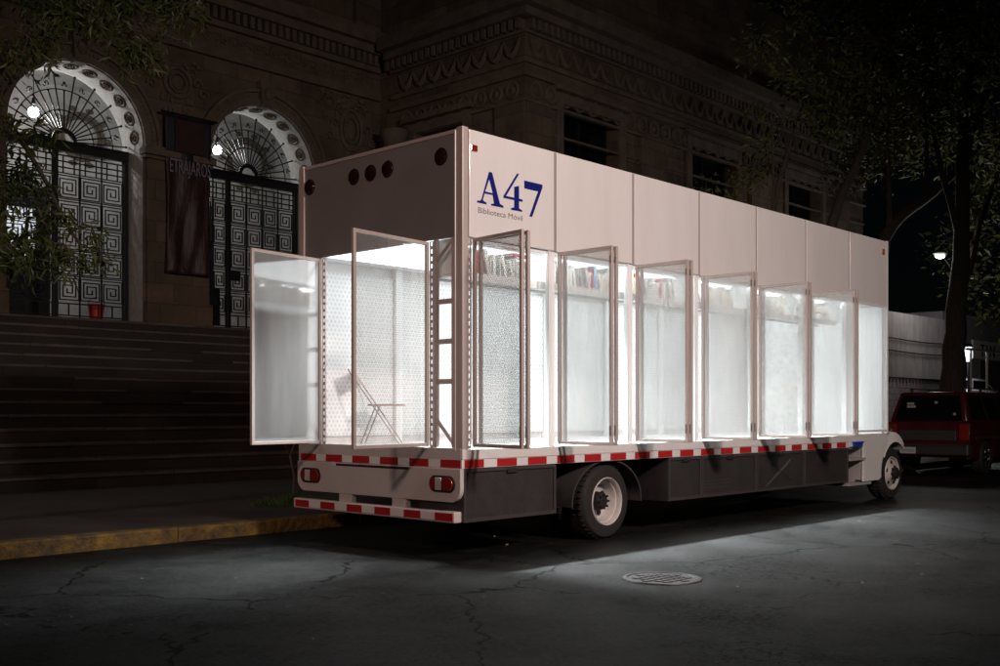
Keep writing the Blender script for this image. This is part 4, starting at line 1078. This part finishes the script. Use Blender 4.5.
# sapling and weeds at the kerb
sp_t = thing('sapling', 'thin bare sapling at the kerb behind the truck rear corner', 'sapling', (1.63, 4.9, .15))
MB().path([(1.63, 4.9, .14), (1.66, 4.9, .5), (1.6, 4.92, .8), (1.7, 4.9, 1.05), (1.74, 4.9, 1.5), (1.7, 4.9, 2.0)], [.022, .02, .017, .014, .01, .006], 7).build('trunk', M_['bark'], sp_t, smooth=True)
k = MB(); k.path([(1.61, 4.92, .78), (1.5, 4.9, .95), (1.42, 4.9, 1.2)], [.01, .008, .004], 5); k.path([(1.7, 4.9, 1.05), (1.82, 4.88, 1.25), (1.85, 4.9, 1.5)], [.009, .006, .004], 5); k.build('limb', M_['bark'], sp_t)
gr = MB(); rg = random.Random(4)
for _ in range(900):
    a, r_ = rg.random()*6.28, .55*rg.random()**.7
    p = Vector((1.55+r_*1.3*math.cos(a), 4.75+r_*.8*math.sin(a), .148)); d = Vector((rg.gauss(0,.5), rg.gauss(0,.5), 1)).normalized(); h = rg.uniform(.08, .26)*(1-r_)
    s_ = d.orthogonal().normalized(); s_.rotate(Matrix.Rotation(rg.random()*6.28, 3, d)); s_ *= .006
    gr.add([p-s_, p+s_, p+d*h+Vector((rg.gauss(0,.03), rg.gauss(0,.03), 0))], [(0,1,2)])
tag(gr.build('grass_tuft', M_['grass']), 'tuft of green grass growing round the sapling at the kerb', 'grass', kind='stuff')
# litter of fallen leaves
lt = MB(); rl = random.Random(9)
for _ in range(120):
    if rl.random() < .55: p = Vector((rl.uniform(-5, 9), rl.uniform(-1.2, 3.1), .006))
    else: p = Vector((rl.uniform(-5, 12), rl.uniform(-6, 1), .006))
    a = rl.random()*6.28; L_ = rl.uniform(.012, .045); d = Vector((math.cos(a), math.sin(a), rl.uniform(-.05, .3)))*L_; s_ = Vector((-math.sin(a), math.cos(a), rl.uniform(0, .3)))*L_*.35
    lt.add([p, p+d*.5+s_+Vector((0,0,.004)), p+d, p+d*.5-s_], [(0,1,2,3)])
tag(lt.build('fallen_leaves', M_['litter']), 'dry leaves scattered on the asphalt around the truck', 'leaf litter', kind='stuff')

# ------------------------------------------------------------------ cars
def arc_pts(cx, cz, r, a0, a1, n=12): return [(cx+r*math.cos(a0+(a1-a0)*k/n), cz+r*math.sin(a0+(a1-a0)*k/n)) for k in range(n+1)]
def car_wheel(t, x, y, r, s):
    ty = MB().lathe([(r*.6, 0), (r*.62, -.01*s), (r*.9, -.012*s), (r, .03*s), (r, .19*s), (r*.9, .22*s), (r*.5, .22*s), (.01, .21*s)], (x, y, r), 'y', 32)
    wo = ty.build('wheel', M_['black_rubber'], t, smooth=True)
    rm = MB().lathe([(r*.61, -.005*s), (r*.58, .0), (r*.55, .05*s), (.01, .06*s)], (x, y, r), 'y', 24)
    for k in range(5):
        a = 2*PI*k/5; rm.hexa([(x+u*math.cos(a)-v*math.sin(a), y+h*s, r+u*math.sin(a)+v*math.cos(a)) for h in (.045, .01) for u, v in ((.03, -.03), (r*.57, -.045), (r*.57, .045), (.03, .03))])
    rm.build('rim', M_['chrome'], wo, smooth=True)
def suv(X, Y):
    W = 1.82; L_ = 4.9; t = thing('parked_car', 'dark red estate car with grey bumper parked ahead of the truck', 'car', (X+2.4, Y+W/2, 0))
    r = .37; wx0, wx1 = X+1.02, X+3.95
    low = [(X+.02, .38)] + [(wx0-.44, .36)] + arc_pts(wx0, r, .45, PI, 0) + [(wx1-.46, .33)] + arc_pts(wx1, r, .45, PI, 0) + [(X+L_-.02, .36), (X+L_, .8), (X+L_-.1, 1.0), (X+3.75, 1.16), (X+.0, 1.16), (X-.03, .8)]
    MB().prism(low, Y, Y+W, 'y').build('body', M_['car_red'], t, bevel=.05, smooth=True)
    # tapered roof cabin
    x0b, x1b, x0t, x1t = X+.01, X+3.75, X+.22, X+2.95
    cb_ = MB(); yb0, yb1, yt0, yt1 = Y+.03, Y+W-.03, Y+.2, Y+W-.2
    cb_.hexa([(x0b,yb0,1.15), (x1b,yb0,1.15), (x1b,yb1,1.15), (x0b,yb1,1.15), (x0t,yt0,1.82), (x1t,yt0,1.82), (x1t,yt1,1.82), (x0t,yt1,1.82)])
    cb_.build('cabin', M_['car_red'], t, bevel=.06, smooth=True)
    def lerp(a, b, u): return tuple(a[i]+(b[i]-a[i])*u for i in range(3))
    def win(name, A, B, C, D, u0, u1, v0, v1, n):   # A-B bottom, D-C top
        def P(u, v): return Vector(lerp(lerp(A, B, u), lerp(D, C, u), v))
        n = Vector(n).normalized(); q = [P(u0, v0), P(u1, v0), P(u1, v1), P(u0, v1)]
        return MB().hexa([p+n*.004 for p in q]+[p+n*.014 for p in q]).build(name, M_['glass_dark'], t, bevel=.004)
    win('rear_window', (x0b,yb1,1.15), (x0b,yb0,1.15), (x0t,yt0,1.82), (x0t,yt1,1.82), .07, .93, .06, .88, (-.67, 0, .21))
    for u0, u1 in ((.05, .3), (.33, .6), (.63, .93)):
        win('side_window', (x0b,yb0,1.15), (x1b,yb0,1.15), (x1t,yt0,1.82), (x0t,yt0,1.82), u0, u1, .08, .86, (0, -.67, .17))
        win('side_window', (x0b,yb1,1.15), (x1b,yb1,1.15), (x1t,yt1,1.82), (x0t,yt1,1.82), u0, u1, .08, .86, (0, .67, .17))
    for yy in (Y+.32, Y+W-.32):
        k = MB(); k.box(X+.5, X+2.7, yy-.02, yy+.02, 1.885, 1.915)
        for xx in (.55, 1.5, 2.6): k.box(X+xx, X+xx+.08, yy-.02, yy+.02, 1.80, 1.884)
        k.build('roof_rail', M_['car_grey'], t, bevel=.006)
    MB().box(X-.13, X+.12, Y-.015, Y+W+.015, .43, .68).build('rear_bumper', M_['car_grey'], t, bevel=.04)
    MB().box(X-.138, X-.131, Y+.03, Y+W-.03, .62, .66).build('bumper_strip', M_['chrome'], t)
    MB().box(X-.045, X-.01, Y+.28, Y+W-.28, .75, .98).build('tailgate_panel', M_['car_grey'], t, bevel=.01)
    for s, yy in ((1, Y+.02), (-1, Y+W-.22)):
        MB().box(X-.05, X+.1, yy-.012 if s > 0 else yy, yy+.2 if s > 0 else yy+.212, .76, 1.12).build('tail_light', M_['red_lens'], t, bevel=.02)
    pt = MB().box(X-.145, X-.14, Y+1.12, Y+1.48, .46, .6).build('licence_plate', mat('plate_white', (.6, .6, .58), .4), t, bevel=.004)
    MB().box(X-.1475, X-.1455, Y+1.15, Y+1.45, .495, .56).build('plate_panel', mat('plate_grey', (.3, .3, .3), .5, c2=(.5, .5, .48), nscale=30), pt)
    for wxx in (wx0, wx1):
        car_wheel(t, wxx, Y+.0, r, 1); car_wheel(t, wxx, Y+W, r, -1)
    k = MB(); k.box(X+.35, X+L_-.3, Y-.012, Y-.0, .78, .83); k.build('side_moulding', M_['car_grey'], t)
    k = MB(); k.box(X+2.95, X+3.1, Y-.2, Y-.01, 1.16, 1.32); k.build('wing_mirror', M_['car_red'], t, bevel=.03)
    # stickers on the rear window
    k = MB()
    for u, v, w_ in ((.2, .62, .16), (.22, .5, .2), (.6, .66, .06), (.9, .2, .06)):
        yy = Y+W-.2-u*(W-.4); zz = 1.2+v*.55; xx = X+.01+.21*(zz-1.15)/.67-.02
        k.box(xx, xx+.003, yy-w_/2, yy+w_/2, zz, zz+.05)
    k.build('window_sticker', mat('sticker', (.35, .33, .3), .6), t)
    return t
suv(16.75, 1.38)
def sedan(X, Y, z0):
    W = 1.75; L_ = 4.3; t = thing('parked_car', 'white car parked behind the metal railings at the far right', 'car', (X+2.1, Y+W/2, z0)); r = .32
    wx0, wx1 = X+.85, X+3.45
    low = [(X, .3), (wx0-.4, .28)] + arc_pts(wx0, r, .38, PI, 0) + arc_pts(wx1, r, .38, PI, 0) + [(X+L_, .3), (X+L_+.02, .62), (X+L_-.9, .92), (X+.1, .98), (X-.02, .7)]
    m1 = mat('white_car_paint', (.7, .7, .72), .25, coat=.6)
    MB().prism([(a, b+z0) for a, b in low], Y, Y+W, 'y').build('body', m1, t, bevel=.05, smooth=True)
    MB().hexa([(X+.3,Y+.05,.93+z0), (X+3.4,Y+.05,.93+z0), (X+3.4,Y+W-.05,.93+z0), (X+.3,Y+W-.05,.93+z0), (X+.95,Y+.22,1.45+z0), (X+2.5,Y+.22,1.45+z0), (X+2.5,Y+W-.22,1.45+z0), (X+.95,Y+W-.22,1.45+z0)]).build('cabin', m1, t, bevel=.06, smooth=True)
    MB().hexa([(X+.7,Y+.052,1.0+z0), (X+3.0,Y+.052,1.0+z0), (X+3.0,Y+.09,1.0+z0), (X+.7,Y+.09,1.0+z0), (X+1.05,Y+.178,1.36+z0), (X+2.4,Y+.178,1.36+z0), (X+2.4,Y+.22,1.36+z0), (X+1.05,Y+.22,1.36+z0)]).build('side_window', M_['glass_dark'], t)
    MB().hexa([(X+.33,Y+.2,1.0+z0), (X+.4,Y+.2,1.0+z0), (X+.4,Y+W-.2,1.0+z0), (X+.33,Y+W-.2,1.0+z0), (X+.83,Y+.3,1.38+z0), (X+.9,Y+.3,1.38+z0), (X+.9,Y+W-.3,1.38+z0), (X+.83,Y+W-.3,1.38+z0)]).build('rear_window', M_['glass_dark'], t)
    for wxx in (wx0, wx1):
        ob = MB().lathe([(.01, 0), (r*.6, 0), (r, .03), (r, .17), (.01, .18)], (wxx, Y-.01, r+z0), 'y', 24).build('wheel', M_['black_rubber'], t, smooth=True)

# ------------------------------------------------------------------ far right: wall, railings, shop front
bw = thing('boundary_wall', 'block wall topped with corrugated sheets between the truck front and the dark tree', 'wall', (28, 7.5, .15))
MB().box(22, 31.4, 7.5, 7.7, .1, 3.2).build('block_wall', stone_mat('block_wall', (.33, .28, .29), (.29, .25, .26), .4, .2, .012), bw)
cs = MB(); k = 0; x = 22.0; pts = []
while x < 31.3:
    pts.append((x, 7.44+.05*math.cos(k*PI))); x += .13; k += 1
for a, b in zip(pts[:-1], pts[1:]): cs.quad((a[0], a[1], 2.5), (b[0], b[1], 2.5), (b[0], b[1], 4.6), (a[0], a[1], 4.6))
co = cs.build('corrugated_sheet', mat('zinc_sheet', (.42, .39, .39), .4, metal=.2, c2=(.28, .25, .25), nscale=3, stretch=(3, 1, .4)), bw)
sm = co.modifiers.new('thickness', 'SOLIDIFY'); sm.thickness = .004
for zz in (3.35, 3.75): MB().path([(22+q*1.175, 7.37, zz-.04*math.sin(PI*(q % 4)/4)) for q in range(9)], .018, 6).build('cable', M_['iron'], bw)
# raised yard behind railings
rl_t = thing('metal_railings', 'thin pale metal railings before the lettered shop front at the far right', 'railings', (37, 8, .15))
k = MB(); k.box(33.5, 50, 7.97, 8.03, 3.72, 3.8)
k.build('top_rail', M_['alu'], rl_t)
for q in range(9): MB().tube((33.6+q*1.75, 8, .15), (33.6+q*1.75, 8, 3.72), .045, n=8).build('post', M_['alu'], rl_t)
MB().box(33.5, 50, 7.93, 8.07, .15, 1.9).build('plinth', M_['concrete'], rl_t)
sh_t = thing('shop_building', 'low shop front with the dark letters TIN on a pale fascia at the far right', 'building', (50, 13, .15))
MB().box(43, 62, 12, 20, .1, 6.0).build('wall', M_['concrete'], sh_t)
MB().box(46.6, 58, 11.9, 11.995, 3.95, 4.85).build('fascia', mat('fascia_beige', (.55, .48, .4), .7), sh_t)
for ch_, xx in (('T', 47.5), ('I', 48.3), ('N', 48.75)): text_mesh('lettering', ch_, .85, M_['iron'], sh_t, (xx, 11.89, 4.08), (R(90), 0, 0), 1.25, .01)
MB().box(47.6, 56, 11.93, 11.995, .15, 3.9).build('shutter', mat('brown_shutter', (.1, .06, .05), .6, c2=(.07, .04, .035), nscale=2, stretch=(.2, 1, 8)), sh_t)
sedan(39.6, 9.6, 1.35)
MB_y = MB().box(34, 46, 8.6, 11.5, .1, 1.35); struct(MB_y, 'raised_yard', M_['concrete'])
wl = thing('post_lantern', 'small glowing lantern on a post by the shop at the far right', 'lamp', (37.9, 9, 1))
MB().tube((37.9, 9, .15), (37.9, 9, 3.4), .05, n=8).build('post', M_['iron'], wl)
MB().lathe([(.001, 3.4), (.1, 3.4), (.16, 3.6), (.16, 3.85), (.1, 4.0), (.001, 4.0)], (37.9, 9, 0), 'z', 14).build('lantern_glass', mat('lantern_glow', (1,1,1), .5, emit=(.85, .92, 1), es=1.2), wl, smooth=True)
MB().lathe([(.2, 4.0), (.12, 4.12), (.001, 4.16)], (37.9, 9, 0), 'z', 14).build('cap', M_['iron'], wl, smooth=True)
ld = bpy.data.lights.new('lantern_light', 'POINT'); ld.energy = 300; ld.shadow_soft_size = .15; ld.color = (.95, .95, 1)
lo = bpy.data.objects.new('lantern_light', ld); COL.objects.link(lo); lo.parent = wl; lo.location = (0, .5, 2.8)

# ------------------------------------------------------------------ street lamps
def street_lamp(base, head, label, energy, color, glow, aim=None, spot=80, blend=.7, group='street lamps'):
    t = thing('street_lamp', label, 'street lamp', base, group)
    b, h = Vector(base), Vector(head)
    MB().tube(b, (b.x, b.y, h.z-.3), .09, .055, 12).build('pole', M_['iron'], t, smooth=True)
    MB().tube(b, (b.x, b.y, b.z+.5), .14, .12, 12).build('pole_base', M_['car_grey'], t, smooth=True)
    MB().path([(b.x, b.y, h.z-.32), (b.x+(h.x-b.x)*.25, b.y+(h.y-b.y)*.25, h.z+.02), h+Vector((0,0,.1))], .035, 8).build('arm', M_['iron'], t, smooth=True)
    MB().ball(h+Vector((0,0,.06)), .3, 14, sc=(1, .7, .35)).build('lamp_head', M_['iron'], t, smooth=True)
    MB().ball(h+Vector((0,0,-.02)), .2, 14, sc=(1, .7, .45)).build('lamp_bowl', glow, t, smooth=True)
    ld = bpy.data.lights.new('street_light', 'SPOT' if aim else 'POINT'); ld.energy = energy; ld.shadow_soft_size = .6; ld.color = color
    lo = bpy.data.objects.new('street_light', ld); COL.objects.link(lo); lo.parent = t; lo.location = h-b+Vector((0,0,-.3))
    if aim:
        ld.spot_size = R(spot); ld.spot_blend = blend
        lo.rotation_euler = (h+Vector((0,0,-.3))-Vector(aim)).to_track_quat('Z', 'Y').to_euler()
    return t
street_lamp((31.5, 7.2, .15), (27.10, 6.0, 6.30), 'distant lit street lamp among the dark trees at the right', 190, (1, .97, .95), M_['street_glow'])
street_lamp((-.1, -11.2, .15), (-.1, -9.4, 6.5), 'grey street lamp across the road facing the truck side', LAMP_MAIN, (1, .82, .755), M_['street_glow'], aim=(4.6, 0, 2.9), spot=86)
street_lamp((-13.6, -11.2, .15), (-13.5, -7.2, 7.2), 'grey street lamp across the road well behind the truck', LAMP_REAR, (1, .68, .58), M_['street_glow'], aim=(0, 1.5, 3.2), spot=38, blend=.9)
street_lamp((-15.0, 4.4, .15), (-15.0, 2.9, 7.0), 'added fill lamp, out of view, on the pavement left of the staircase', FILL_KERB, (1, .74, .6), M_['street_glow'], aim=(3, 11, 1), spot=56, blend=.8)
